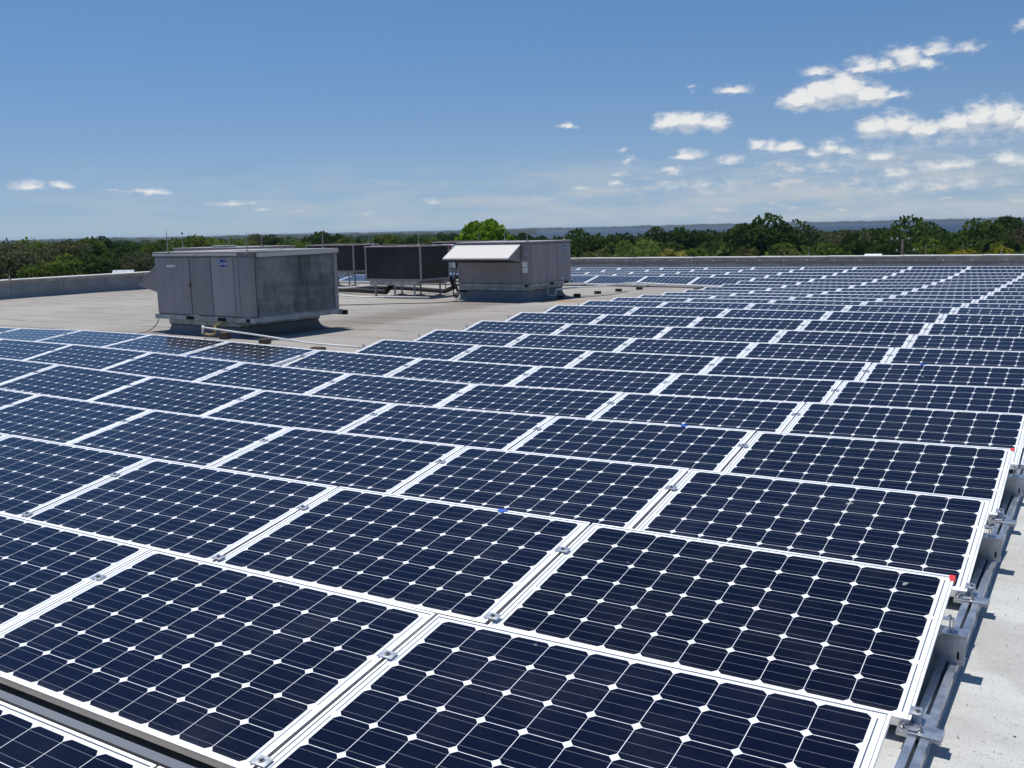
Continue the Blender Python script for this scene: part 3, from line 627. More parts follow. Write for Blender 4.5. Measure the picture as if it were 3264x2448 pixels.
# the rail under the right end of the rows, and cross channels under the far edges
def rail(x, y0, y1, label, w=.066, cat='rail'):
    n = max(2, int((y1-y0)/.5)); b = MB()
    for k in range(n):
        a = y0+(y1-y0)*k/n; c_ = y0+(y1-y0)*(k+1)/n; za, zc = rz(x, a)+.012, rz(x, c_)+.012
        for (xa, xb) in ((-w/2, -.006), (.006, w/2)):
            b.prism([(xa, a, za), (xb, a, za), (xb, a, za+.041), (xa, a, za+.041)], (0, c_-a, zc-za))
        b.prism([(-w/2-.004, a, za-.012), (w/2+.004, a, za-.012), (w/2+.004, a, za+.001), (-w/2-.004, a, za+.001)], (0, c_-a, zc-za))
    o = b.build('mounting_rail', M['galv'], loc=(x, 0, 0)); tag(o, label, 'rail')
    return o
rail(.032, -.9, 9.0, 'slotted steel rail on the roof along the right ends of the rows')
def low_bracket(x, r, c, label, end=True):
    t = thing('base_bracket', label, 'bracket', group='flat brackets under the low panel edges')
    MW = panels.get((r, c)); 
    tl = tilt_at(r, c+.5) if MW is None else None
    yb = seam(r, c+.01 if end else c).y-.975; zr = rz(x, yb)+.055
    t.location = (x, yb, zr)
    b = MB(); b.box(-.07, -.045, 0, .068, .032, .004, bev=.001); b.prism([(.068, -.045, 0), (.071, -.045, 0), (.071, -.045, .022), (.068, -.045, .022)], (0, .05, 0))
    b.box(-.012, .033, 0, .036, .115, .004, bev=.001); b.box(-.038, -.03, .004, -.006, -.004, .012, bev=.003)
    b.box(-.07, -.045, -.012, .068, -.042, 0); b.build('plate', M['galv'], t)
    b = MB(); b.tube([(.0, -.014, .004), (.0, -.014, .04)], .004, 8); b.tube([(.0, -.014, .004), (.0, -.014, .012)], .009, 6); b.build('stud', M['steel'], t)
    b = MB(); b.tube([(-.055, -.012, .004), (-.055, -.012, .03)], .006, 6); b.build('stud', M['steel'], t)
    return t
def tall_bracket(x, r, c, label):
    yb = seam(r, c).y-.39; zr = rz(x, yb)+.054; h = (pz(c, r)-.045-.31*math.sin(tilt_at(r, c)))-zr+.008
    t = thing('riser_bracket', label, 'bracket', (x, yb, zr), group='tall bent brackets under the high panel edges')
    b = MB(); b.prism([(-.05, 0, 0), (.055, 0, -.004), (.062, 0, h), (-.05, 0, h)], (0, .003, 0))
    b.box(-.05, .0035, h-.003, .062, .075, h, bev=.001); b.box(-.05, .0035, 0, .055, .07, .003)
    b.box(.059, .0035, h-.02, .062, .07, h-.0035)
    b.build('plate', M['galv'], t)
    b = MB(); b.box(.03, -.0012, .018, .038, -.0002, .048); b.build('slot', M['darkhole'], t)
    b = MB(); b.box(-.004, .012, h+.0005, .0, .05, h+.045, bev=.0008); b.box(-.027, .012, h+.0455, .012, .05, h+.049, bev=.0008); b.box(.008, .012, h+.0005, .012, .05, h+.045); b.build('end_clamp', M['alu'], t)
    b = MB(); b.tube([(-.004, .03, h+.049), (-.004, .03, h+.053)], .011, 12); b.tube([(-.004, .03, h+.0531), (-.004, .03, h+.062)], .007, 6); b.build('bolt', M['steel'], t)
    return t
for r in range(1, 5):
    low_bracket(.032, r, 0, 'flat silver bracket under the low right end of the %s' % rowname(r))
    tall_bracket(.032, r, 0, 'tall silver bracket beside the right end of the %s' % rowname(r))
# end clamps at the low right corners
for r in range(2, 5):
    MW = panels[(r, 0)]
    t = thing('end_clamp', 'bolted silver end clamp at the low right corner of the %s' % rowname(r), 'clamp', group='bolted clamps holding the panel edges')
    t.matrix_world = MW @ Matrix.Translation((Ww, .05, 0))
    b = MB(); b.box(-.012, -.022, .0006, .026, .022, .0045, bev=.001); b.box(.022, -.022, -.045, .026, .022, .0004); b.box(.0015, -.021, -.043, .005, .021, .0004); b.build('plate', M['alu'], t)
    b = MB(); b.tube([(.012, 0, .0046), (.012, 0, .007)], .011, 12); b.tube([(.012, 0, .0071), (.012, 0, .016)], .007, 6); b.build('bolt', M['steel'], t)
for r in range(7, 19):
    tall_bracket(-5*Wp-.035, r, 5, 'small bracket beside the left end of the %s' % rowname(r))
for r, xa, xb in ((0, -8.0, -.9), (1, -8.2, -.35), (2, -9.0, -.35)):
    b = MB(); n = 12
    y = seam(r, 1).y
    for k in range(n):
        a = xa+(xb-xa)*k/n; c_ = xa+(xb-xa)*(k+1)/n; za, zc = rz(a, y)+.095, rz(c_, y)+.095
        b.prism([(a, y+.216, za), (a, y+.253, za), (a, y+.253, za-.045), (a, y+.216, za-.045)], (c_-a, 0, zc-za))
    tag(b.build('cross_channel', M['plainsteel']), 'bluish steel channel in the gap behind the %s' % rowname(r), 'channel')
# near supports under the open front of the back block (its low edge faces the bare roof)
for c in (5, 6, 7, 8):
    low_bracket(-c*Wp, 20, c, 'small foot under the exposed low edge of back block seam, %s from the left units' % ORD[9-c], end=False)
b = MB()
for c in np.arange(5, 14.9, .5):
    x = -c*Wp; y = seam(20, c).y-.93
    b.prism([(x, y, rz(x, y)+.02), (x, y, rz(x, y)+.062), (x, y+.05, rz(x, y)+.062), (x, y+.05, rz(x, y)+.02)], (-.80, 0, rz(x-.8, y)-rz(x, y)))
tag(b.build('cross_channel', M['frame']), 'long pale channel under the low front edge of the back panel block', 'channel')
for k, c in enumerate((6.9, 5.9, 5.2)):
    x = -c*Wp; y = seam(20, c).y-.99
    b = MB(); b.box(-.28, -.06, 0, .28, .09, .06, bev=.008)
    tag(b.build('ballast_block', M['conc'], loc=(x, y, rz(x, y)+.002)), '%s grey ballast block below the back block, counted from the units' % ORD[k+1], 'block', 'ballast blocks under the back panels')
# ---------------------------------------------------------------- rooftop units
def text_mesh(name, s, size, m_, parent, MW, shear=.25, bold=.0):
    cu_ = bpy.data.curves.new(name, 'FONT'); cu_.body = s; cu_.size = size; cu_.shear = shear; cu_.extrude = .001; cu_.offset = bold
    cu_.align_x = 'CENTER'; cu_.align_y = 'CENTER'
    o = bpy.data.objects.new(name, cu_); C.objects.link(o)
    bpy.context.view_layer.update()
    me = bpy.data.meshes.new_from_object(o.evaluated_get(bpy.context.evaluated_depsgraph_get()))
    bpy.data.objects.remove(o); me.materials.clear(); me.materials.append(m_)
    q = link(name, me, parent); q.matrix_local = MW; return q
def emblem(parent, MW, a, b_):
    """blue oval with a thin white ring and the maker's script; lies in local xy, faces +z"""
    bm = MB(); n = 40
    ell = lambda k, s, z: (a*s*math.cos(2*math.pi*k/n), b_*s*math.sin(2*math.pi*k/n), z)
    bm.prism([ell(k, 1, 0) for k in range(n)], (0, 0, .004)); o = bm.build('emblem', M['logoblue'], parent); o.matrix_local = MW
    bm = MB()
    for k in range(n):
        bm.quad(ell(k, .93, .0048), ell(k+1, .93, .0048), ell(k+1, .86, .0048), ell(k, .86, .0048))
    bm.build('ring', M['white'], o)
    text_mesh('lettering', 'Carrier', a*.60, M['white'], o, Matrix.Translation((0, -.1*b_*.2, .006)), .35, .0015)
    return o
FRONT = Matrix.Rotation(R(90), 4, 'X')      # faces -y
RIGHT = Matrix.Rotation(R(90), 4, 'Z') @ Matrix.Rotation(R(90), 4, 'X')   # faces +x
def curb(parent, x0, y0, x1, y1, ztop, zb, flare):
    """flashed curb: upright faces that sweep out to the roof; zb(x,y) gives local roof height"""
    b = MB(); prof = [(0.0, 0.0), (0.0, .45), (.12, .68), (.38, .87), (1.0, 1.0)]
    cn = [(x0, y0), (x1, y0), (x1, y1), (x0, y1)]; sg = [(-1, -1), (1, -1), (1, 1), (-1, 1)]
    per = 14; rings = []
    for (o, dn) in prof:
        ring = []
        for e in range(4):
            (ax, ay), (bx, by) = cn[e], cn[(e+1) % 4]; (sa, ta), (sb_, tb) = sg[e], sg[(e+1) % 4]
            for k in range(per):
                f = k/per; X = ax+(bx-ax)*f; Y = ay+(by-ay)*f
                fx = sa+(sb_-sa)*f; fy = ta+(tb-ta)*f
                wob = 1+.22*math.sin(k*1.9+e)+.12*math.sin(k*4.3)
                X += fx*flare*o*wob; Y += fy*flare*o*wob
                base = zb(X, Y)-.004
                ring.append(b.b.verts.new((X, Y, ztop+(base-ztop)*dn)))
        rings.append(ring)
    n = len(rings[0])
    for i in range(len(rings)-1):
        for k in range(n): b.b.faces.new((rings[i][k], rings[i][(k+1) % n], rings[i+1][(k+1) % n], rings[i+1][k])).smooth = True
    b.b.faces.new(rings[0])
    o = b.build('curb', M['curb'], parent)
    b = MB()   # dark batten with counter flashing round the curb
    zt_ = ztop-.10; e = .012
    b.box(x0-e, y0-e, zt_, x1+e, y0-.001, zt_+.014); b.box(x0-e, y1+.001, zt_, x1+e, y1+e, zt_+.014); b.box(x1+.001, y0-.001, zt_, x1+e, y1+.001, zt_+.014); b.box(x0-e, y0-.001, zt_, x0-.001, y1+.001, zt_+.014)
    b.build('batten', M['rubber'], o)
    b = MB(); b.box(x0-.02, y0-.02, ztop-.085, x1+.02, y1+.02, ztop+.001); b.build('cap_flashing', M['galvdull'], o)
    return o
def base_rail(parent, W, D, z0, z1, forks):
    b = MB(); e = .03
    for (a, c_) in ((-e, 0.0), (D, D+e)): b.box(-e-.04, a, z0, W+e+.04, c_, z1, bev=.003)
    b.box(-e, .0005, z0, 0, D-.0005, z1); b.box(W, .0005, z0, W+e, D-.0005, z1)
    o = b.build('base_rail', M['galvdull'], parent)
    b = MB()
    for (x, w_) in forks: b.box(x, -e-.002, z0+.012, x+w_, -e-.0003, z1-.014)
    b.build('fork_slot', M['darkhole'], o)
    return o
# --- unit 1: large packaged unit in front
ux, uy, uz = -14.34, 10.01, -1.46
W1, D1, H1 = 2.56, 2.02, 1.175
t1 = thing('rooftop_unit', 'large grey packaged unit with oval emblem and streaked coil side, nearest to the panels', 'rooftop unit', (ux, uy, uz), R(-3), 'packaged units on curbs')
ca, sa = math.cos(R(-3)), math.sin(R(-3))
def zloc1(X, Y): return rz(ux+X*ca-Y*sa, uy+X*sa+Y*ca)-uz
curb(t1, .26, .06, W1-.42, D1-.12, .0, zloc1, .13)
base_rail(t1, W1, D1, .0, .085, ((.83, .22), (1.70, .22), (2.43, .1)))
b = MB(); z0, z1 = .087, H1
b.box(0.005, 0.012, z0, W1-.02, D1-.01, z1-.012, bev=.004); body = b.build('cabinet', M['cab'], t1)
for nm, x0, x1_, m_ in (('access_panel', .015, .985, 'cab'), ('access_panel', 1.01, 1.565, 'cab2'), ('access_panel', 1.585, 2.16, 'cablight'), ('access_panel', 2.175, 2.285, 'cab')):
    b = MB(); b.box(x0, -.014, z0+.012, x1_, .011, z1-.075, bev=.006); o = b.build(nm, M[m_], t1)
    if x1_ < 1.1:
        k = MB(); k.box(.36, -.018, .93, .60, -.0145, .97, bev=.001); k.build('rating_plate', M['white'], o)
        k = MB()
        for i in range(6): k.box(.03+.16*i, -.017, z0+.014, .045+.16*i, -.0145, z0+.026)
        k.build('screw', M['steel'], o)
b = MB(); b.box(2.30, -.018, z0+.004, 2.555, .12, z1-.07, bev=.008); b.build('corner_post', M['cab2'], t1)
b = MB(); b.tube([(.998, -.012, .60), (.998, -.03, .60)], .022, 10); b.box(.985, -.034, .585, 1.012, -.0305, .66, bev=.002); b.build('latch', M['wood'], t1)
b = MB(); b.box(-.012, .05, .56, .0045, .09, .60, bev=.003); b.build('latch', M['wood'], t1)
b = MB()
for i in range(3): b.box(2.04+.045*i, -.021, .115, 2.07+.045*i, -.0142, .155, bev=.002)
b.build('service_port', M['conc'], t1)
# coil side
b = MB(); b.box(W1-.018, .125, z0+.02, W1-.002, D1-.085, z1-.09); b.build('coil_mesh', M['coil'], t1)
b = MB(); b.box(W1-.019, D1-.084, z0, W1+.02, D1, z1-.07, bev=.005); b.box(W1-.019, .1245, z0, W1+.008, D1-.0845, z0+.019); b.build('coil_frame', M['cab'], t1)
for i in range(7): pass
b = MB(); b.box(-.012, -.03, z1-.01, W1+.03, D1+.03, z1+.022, bev=.008); top = b.build('top_panel', M['cab2'], t1)
b = MB(); b.box(-.012, -.036, z1-.05, 1.25, -.016, z1-.011, bev=.003); b.box(1.262, -.036, z1-.05, 2.30, -.016, z1-.011, bev=.003)
b.prism([(W1+.022, .14, z1-.078), (W1+.045, .14, z1-.078), (W1+.045, .14, z1-.011), (W1+.022, .14, z1-.011)], (0, D1-.12, .02)); b.build('drip_edge', M['hood'], t1)
b = MB(); b.tube([(1.7, 1.0, z1+.0225), (1.7, 1.0, z1+.034)], .42, 28); b.tube([(2.2, .4, z1+.0225), (2.2, .4, z1+.034)], .22, 20); b.build('fan_grille', M['galvdull'], t1)
b = MB()   # rain hood on the left end
b.prism([(-.002, .10, 1.0), (-.64, .10, .60), (-.64, .10, .57), (-.002, .10, .44)], (0, D1-.3, 0)); b.build('intake_hood', M['cab'], t1)
b = MB(); b.prism([(.0, .085, 1.025), (-.67, .085, .605), (-.67, .085, .585), (.0, .085, 1.002)], (0, D1-.27, 0)); b.build('hood_lid', M['galvdull'], t1)
b = MB(); b.box(W1-.25, D1+.031, -.02, W1+.14, D1+.10, .065, bev=.006); b.build('lifting_lug', M['rubber'], t1)
emblem(t1, Matrix.Translation((1.90, -.0146, 1.0)) @ FRONT, .135, .072)
# --- unit 3 further back, only its top shows over unit 1
t3 = thing('rooftop_unit', 'packaged unit mostly hidden behind the large unit, only its top edge shows', 'rooftop unit', (-21.9, 16.6, -1.42), 0, 'packaged units on curbs')
curb(t3, .25, .1, 2.4, 1.9, 0, lambda X, Y: rz(-21.9+X, 16.6+Y)+1.42, .12)
b = MB(); b.box(0, 0, .085, 2.65, 2.0, 1.08, bev=.006); b.build('cabinet', M['cab'], t3)
b = MB(); b.box(-.02, -.02, .001, 2.67, 2.02, .084); b.build('base_rail', M['galvdull'], t3)
b = MB(); b.box(-.03, -.03, 1.081, 2.68, 2.03, 1.115, bev=.006); b.build('top_panel', M['cab2'], t3)
for x in (.5, 1.55):
    b = MB(); b.box(x, -.012, .12, x+1.0, -.0005, 1.04, bev=.004); b.build('access_panel', M['cab2'], t3)
b = MB(); b.box(1.3, .2, 1.116, 1.75, .7, 1.165, bev=.01); b.build('vent_cap', M['galvdull'], t3)
# --- unit 2 with the big hood
vx, vy, vz = -13.92, 18.95, -1.42
W2, D2, H2 = 2.14, 2.14, 1.10
t2 = thing('rooftop_unit', 'mauve grey packaged unit with a big pale sloping hood, right of the condensers', 'rooftop unit', (vx, vy, vz), 0, 'packaged units on curbs')
curb(t2, .02, .04, W2-.10, D2-.30, -.0, lambda X, Y: rz(vx+X, vy+Y)-vz, .15)
base_rail(t2, W2, D2, .0, .08, ())
b = MB(); z1 = H2
for yy_ in (.95, 1.72): b.box(W2+.031, yy_, .012, W2+.0335, yy_+.22, .066)
b.box(W2-.12, -.0325, .012, W2-.02, -.0305, .066); b.build('fork_slot', M['darkhole'], t2)
b = MB(); b.box(.0, .012, .082, W2-.01, D2-.005, z1-.01, bev=.004); b.build('cabinet', M['cab2'], t2)
b = MB(); b.box(.10, -.012, .10, W2-.22, .011, .62, bev=.004); b.build('access_panel', M['cab2'], t2)
b = MB(); b.box(.0, -.02, .62, W2-.20, .011, .70, bev=.004); b.build('cross_trim', M['cab2'], t2)
b = MB(); b.box(W2-.20, -.02, .083, W2+.0, .10, z1-.04, bev=.006); b.build('corner_post', M['cab2'], t2)
for (a, c_) in ((.105, .90), (.915, 1.42), (1.435, D2-.01)):
    b = MB(); b.box(W2-.009, a, .09, W2+.012, c_, z1-.05, bev=.005); b.build('access_panel', M['cab'], t2)
b = MB(); b.box(-.02, -.03, z1-.01, W2+.03, D2+.02, z1+.02, bev=.006); b.build('top_panel', M['cab'], t2)
emblem(t2, Matrix.Translation((W2+.0125, 1.78, .93)) @ RIGHT, .12, .065)
hx0, hx1 = -.02, W2-.22
b = MB(); yo, zo = -.62, .70
b.prism([(hx0, -.005, z1-.035), (hx0, yo, zo+.04), (hx0, yo, zo), (hx0, yo+.015, zo), (hx0, -.005, z1-.06)], (hx1-hx0, 0, 0)); hd = b.build('hood_top', M['hood'], t2)
for xx in (hx0+.001, hx1-.012):
    b = MB(); b.prism([(xx, -.022, z1-.062), (xx, yo+.02, zo-.001), (xx, -.022, .62)], (.011, 0, 0)); b.build('hood_side', M['cab2'], t2)
b = MB(); b.prism([(hx0+.014, yo+.03, zo-.02), (hx0+.014, -.03, .63), (hx0+.014, -.03, .61), (hx0+.014, yo+.03, zo-.04)], (hx1-hx0-.03, 0, 0)); b.build('hood_screen', M['darkcoil'], t2)
for zz in (.50, .36):
    b = MB(); b.box(W2-.185, -.0235, zz, W2-.03, -.0205, zz+.125); b.build('sticker', M['white'], t2)
b = MB(); b.box(W2-.085, -.0235, .80, W2-.045, -.0205, .88); o = b.build('number_plate', M['white'], t2)
text_mesh('numeral', '7', .07, M['rubber'], o, Matrix.Translation((W2-.065, -.0245, .84)) @ FRONT, 0, .002)
b = MB()
for i in range(2): b.box(W2+.0125, 1.60+.07*i, .115, W2+.018, 1.64+.07*i, .165, bev=.002)
b.build('service_port', M['white'], t2)
b = MB(); b.tube([(.06, -.16, .24), (.02, -.17, .05), (.10, -.2, -.1), (.3, -.05, -.12)], .025, 8); b.tube([(.0, -.06, .52), (-.03, -.10, .1), (.10, -.16, -.08)], .02, 8); b.build('insulated_line', M['rubber'], t2)
# --- condensers on stands
def condenser(x, y, z, W_, D_, H_, label, legs=True, dark='darkcoil'):
    t = thing('condenser', label, 'condenser', (x, y, z), R(-2), 'dark meshed condensers on stands')
    b = MB(); p = .045
    b.box(p*.6, p*.6, .05, W_-p*.6, D_-p*.6, H_-.03); b.build('coil_mesh', M[dark], t)
    b = MB()
    for (a, c_) in ((0, 0), (W_-p, 0), (W_-p, D_-p), (0, D_-p)): b.box(a, c_, .0, a+p, c_+p, H_-.03, bev=.004)
    b.build('corner_post', M['cab'], t)
    b = MB(); b.box(p, .003, .0, W_-p, .04, .06, bev=.003); b.box(p, D_-.04, .0, W_-p, D_-.003, .06, bev=.003); b.box(W_-.04, p, .0, W_-.003, D_-p, .06, bev=.003); b.box(.003, p, .0, .04, D_-p, .06, bev=.003); b.build('sill_frame', M['cab2'], t)
    b = MB(); b.box(-.015, -.015, H_-.029, W_+.015, D_+.015, H_, bev=.006); tp = b.build('top_panel', M['cab'], t)
    b = MB()
    for cx in (W_*.28, W_*.72):
        b.tube([(cx, D_/2, H_+.0005), (cx, D_/2, H_+.03)], .36, 28)
    b.build('fan_ring', M['wood'], tp)
    for yb_ in (.04, D_-.10):
        b = MB(); b.box(.12, yb_, -.12, W_-.12, yb_+.06, -.001, bev=.004); b.build('support_beam', M['galvdull'], t)
    b = MB(); b.box(W_*.35, .2, -.11, W_*.6, .5, -.001, bev=.01); b.build('junction_box', M['darkhole'], t)
    for lx in (.30, W_*.5, W_-.30):
        for ly in (.07, D_-.07):
            wx = x+lx; wy = y+ly; g_ = rz(wx, wy)-z
            b = MB(); b.tube([(lx, ly, g_+.03), (lx, ly, -.121)], .024, 10); b.build('leg', M['galvdull'], t)
            b = MB(); b.tube([(lx, ly, g_-.005), (lx, ly, g_+.02), (lx, ly, g_+.03)], [.15, .14, .06], 14); b.build('foot', M['conc'], t)
    return t
condenser(-17.18, 19.15, -1.31, 1.98, 1.25, .94, 'dark meshed condenser on legs between the large unit and hooded unit')
condenser(-22.8, 22.75, -1.27, 2.15, 1.25, .90, 'dark meshed condenser partly hidden behind the large unit')
condenser(-19.6, 25.6, -1.27, 2.1, 1.2, .90, 'far dark condenser peeking between the front condenser and hooded unit')
t = thing('switch_box', 'tall pale grey switch box with a red mark left of the hood', 'switch box', (-15.95, 21.3, -1.04), 0)
b = MB(); b.box(-.16, 0, 0, .20, .16, .66, bev=.012); b.build('housing', M['white'], t)
b = MB(); b.tube([(.14, -.012, .58), (.14, -.0005, .58)], .05, 12); b.build('red_handle', M['logored'], t)
b = MB(); b.box(-.08, -.006, .46, .04, -.0005, .54, bev=.001); b.build('nameplate', M['block'], t)
b = MB()
for xx in (-.12, .15): b.tube([(xx, .08, rz(-15.95, 21.3)+1.04), (xx, .08, -.002)], .02, 8)
b.build('post', M['galvdull'], t)
# lightning rods on units: x, y, foot z, height
for (x, y, z, h, lb) in ((-13.93, 9.985, -.29, .44, 'tallest lightning rod with twisted tip, left front of the large unit'), (-22.0, 17.0, -.30, .38, 'ball topped lightning rod behind the left part of large unit'),
    (-20.12, 17.0, -.30, .36, 'lightning rod above the emblem of the large unit'), (-11.86, 9.92, -.31, .38, 'lightning rod on the front corner of the large unit'), (-13.88, 11.8, -.31, .28, 'short lightning rod just behind the front corner rod'),
    (-18.88, 17.0, -.30, .36, 'lightning rod right of the front corner rod'), (-11.83, 11.72, -.31, .36, 'lightning rod at the far right corner of the large unit'), (-21.0, 23.9, -.37, .45, 'lightning rod on the half hidden condenser'),
    (-16.9, 19.2, -.36, .28, 'lightning rod at the left of the front condenser'), (-15.3, 19.15, -.36, .30, 'lightning rod at the right corner of the front condenser'), (-18.1, 26.2, -.37, .30, 'lightning rod on the far condenser'),
    (-13.7, 20.9, -.30, .28, 'lightning rod above the middle of the pale hood'), (-11.83, 18.96, -.30, .32, 'lightning rod at the front corner of the hooded unit'), (-11.9, 20.98, -.30, .32, 'lightning rod at the back right corner of the hooded unit')):
    air_terminal(x, y, z, h, lb, G, r=.009)
b = MB(); b.tube([(-22.0, 17.0, .07), (-22.0, 17.0, .10)], [.012, .035], 10); b.tube([(-22.0, 17.0, .10), (-22.0, 17.0, .13)], [.035, .008], 10)
o = b.build('ball_tip', M['rubber']); rods = [q for q in C.objects if q.name.startswith('lightning_rod') and q.get('label', '').startswith('ball topped')][0]
o.parent = rods; o.matrix_parent_inverse = Matrix.Translation((22.0, -17.0, .30))
# ---------------------------------------------------------------- pipes, cords and blocks
def blockat(x, y, w_, d_, h_, label, m_='wood', rot=0.0, group='small blocks carrying the pipes'):
    b = MB(); b.box(-w_/2, -d_/2, 0, w_/2, d_/2, h_, bev=.01)
    o = b.build('pipe_block', M[m_], loc=(x, y, rz(x, y)-.003)); o.rotation_euler.z = rot; tag(o, label, 'block', group); return o
t = thing('drain_pipe', 'white plastic pipe running low along the front of the large unit', 'pipe', (0, 0, 0))
yp = 9.42
p0 = [(-12.72, 9.62, -1.52), (-12.60, 9.52, -1.52), (-11.25, yp, -1.585), (-9.9, 9.22, -1.64), (-8.35, 9.12, -1.655)]
MB().tube(p0, .014, 10).build('run', M['pvc'], t)
MB().tube([(-12.72, 9.62, -1.505), (-12.73, 9.62, -1.64)], .022, 10).build('trap', M['pvc'], t)
MB().tube([(-12.73, 9.62, -1.64), (-12.55, 9.60, -1.655), (-12.42, 9.60, -1.64)], .020, 10).build('trap_bend', M['gas'], t)
b = MB(); b.tube([(-12.42, 9.62, -1.655), (-12.42, 9.62, -1.50)], .022, 10); b.tube([(-12.42, 9.62, -1.50), (-12.44, 9.90, -1.46), (-12.44, 9.93, -1.36)], .022, 10); b.build('riser', M['gas'], t)
blockat(-12.20, 9.62, .16, .12, .12, 'brown wood block under the pipe trap of the large unit')
blockat(-11.05, 9.42, .16, .14, .085, 'wood block under the white pipe below the unit corner')
blockat(-9.72, 9.22, .22, .13, .05, 'reddish brown block under the far end of white pipe')
t = thing('conduit', 'white conduit bent down from the hooded unit and running over small blocks', 'pipe', (0, 0, 0))
q = [(-11.84, 19.95, -1.40), (-11.84, 19.93, -1.66), (-11.66, 19.86, -1.68), (-11.55, 19.84, -1.66), (-11.53, 19.84, -1.52), (-11.55, 20.6, -1.53), (-11.52, 22.0, -1.58), (-11.4, 23.0, -1.58), (-11.2, 23.95, -1.58), (-10.2, 23.9, -1.62), (-9.0, 23.7, -1.63), (-8.3, 23.6, -1.63)]
MB().tube(q, .022, 8).build('run', M['pvc'], t)
for (x, y, lb) in ((-11.53, 20.1, 'dark block under the conduit bend by the hooded unit'), (-11.52, 20.95, 'largest dark block under the conduit, just right of the unit'), (-11.5, 22.1, 'second dark block along the conduit'), (-11.35, 23.1, 'third dark block along the conduit'), (-11.1, 23.95, 'dark block where the conduit turns right'), (-9.3, 23.75, 'dark block under the right part of the conduit')):
    blockat(x, y, .17, .11, .085, lb, 'block')
t = thing('refrigerant_line', 'thick black insulated lines snaking under the condensers', 'pipe', (0, 0, 0))
def onroof(pts, h): return [(x, y, rz(x, y)+h+dz_) for x, y, dz_ in pts]
MB().tube(onroof([(-20.2, 20.9, .0), (-18.5, 20.2, .03), (-17.0, 19.8, .02), (-16.6, 19.5, .22), (-16.4, 19.6, .34)], .08), .07, 10).build('line', M['rubber'], t)
MB().tube(onroof([(-21.5, 21.6, .0), (-19.4, 21.4, .0), (-17.6, 21.2, .04), (-15.6, 20.7, .0), (-15.0, 20.3, .15), (-15.0, 20.2, .35)], .09), .065, 10).build('line', M['rubber'], t)
MB().tube(onroof([(-14.9, 20.5, .0), (-14.5, 19.6, .02), (-14.1, 19.3, .0)], .06), .05, 10).build('line', M['rubber'], t)
for (pts, lb) in (([(-20.6, 20.0, 0), (-18.4, 18.9, 0), (-16.4, 18.2, 0), (-15.9, 18.6, 0.0), (-14.6, 18.6, 0)], 'lower white pipe on the roof in front of the condensers'),
                  ([(-21.0, 21.0, .06), (-18.2, 19.4, .16), (-16.6, 19.2, .30), (-15.1, 19.3, .30)], 'upper white pipe slanting under the front condenser')):
    tt = thing('condensate_pipe', lb, 'pipe'); MB().tube(onroof(pts, .07), .02, 8).build('run', M['pvc'], tt)
blockat(-17.9, 18.7, .14, .12, .06, 'small dark block under the lower white pipe', 'block')
def cord(name, pts, r, label, m_='rubber', cat='cord'):
    P_ = [Vector(p) for p in onroof(pts, r+.003)]; out = []
    for i in range(len(P_)-1):
        a = P_[max(i-1, 0)]; b_ = P_[i]; c_ = P_[i+1]; d = P_[min(i+2, len(P_)-1)]
        for k in range(5):
            f = k/5; out.append(.5*((2*b_)+(c_-a)*f+(2*a-5*b_+4*c_-d)*f*f+(3*b_-a-3*c_+d)*f**3))
    out.append(P_[-1])
    tag(MB().tube(out, r, 6).build(name, M[m_]), label, cat)
cord('black_cord', [(-15.75, 8.9, 0), (-15.55, 9.35, 0), (-15.0, 9.6, 0), (-14.6, 9.5, 0), (-14.2, 9.55, 0), (-13.9, 9.6, 0)], .008, 'thin black cord curling over the roof left of the large unit')
cord('black_cord', [(-14.45, 10.1, .26), (-14.46, 10.0, .1), (-14.5, 9.75, 0), (-14.75, 9.5, 0)], .007, 'thin cord hanging from the left base of the large unit')
cord('black_cord', [(-15.9, 16.2, 0), (-14.8, 17.0, 0), (-13.7, 17.7, 0), (-13.6, 18.3, 0), (-13.8, 18.7, 0)], .010, 'thin dark cord on the roof leading to the hooded unit')
cord('black_cord', [(-11.7, 19.2, 0), (-11.3, 20.6, 0), (-11.0, 21.8, 0), (-11.1, 23.2, 0)], .008, 'thin dark cord beside the white conduit blocks')
# bits of grit and leaves on the bare roof strip at the right
t = MB(); rng = random.Random(8)
for k in range(70):
    x = rng.uniform(.12, .9); y = rng.uniform(.8, 4.2); a = rng.uniform(0, 6.28); l = rng.uniform(.003, .009)
    z = rz(x, y)+.002; t.prism([(x, y, z), (x+l*math.cos(a), y+l*math.sin(a), z), (x-l*.4*math.sin(a), y+l*.4*math.cos(a), z)], (0, 0, .003))
tag(t.build('roof_debris', M['wood']), 'dry leaf crumbs scattered on the bare roof strip', 'debris', kind='stuff')
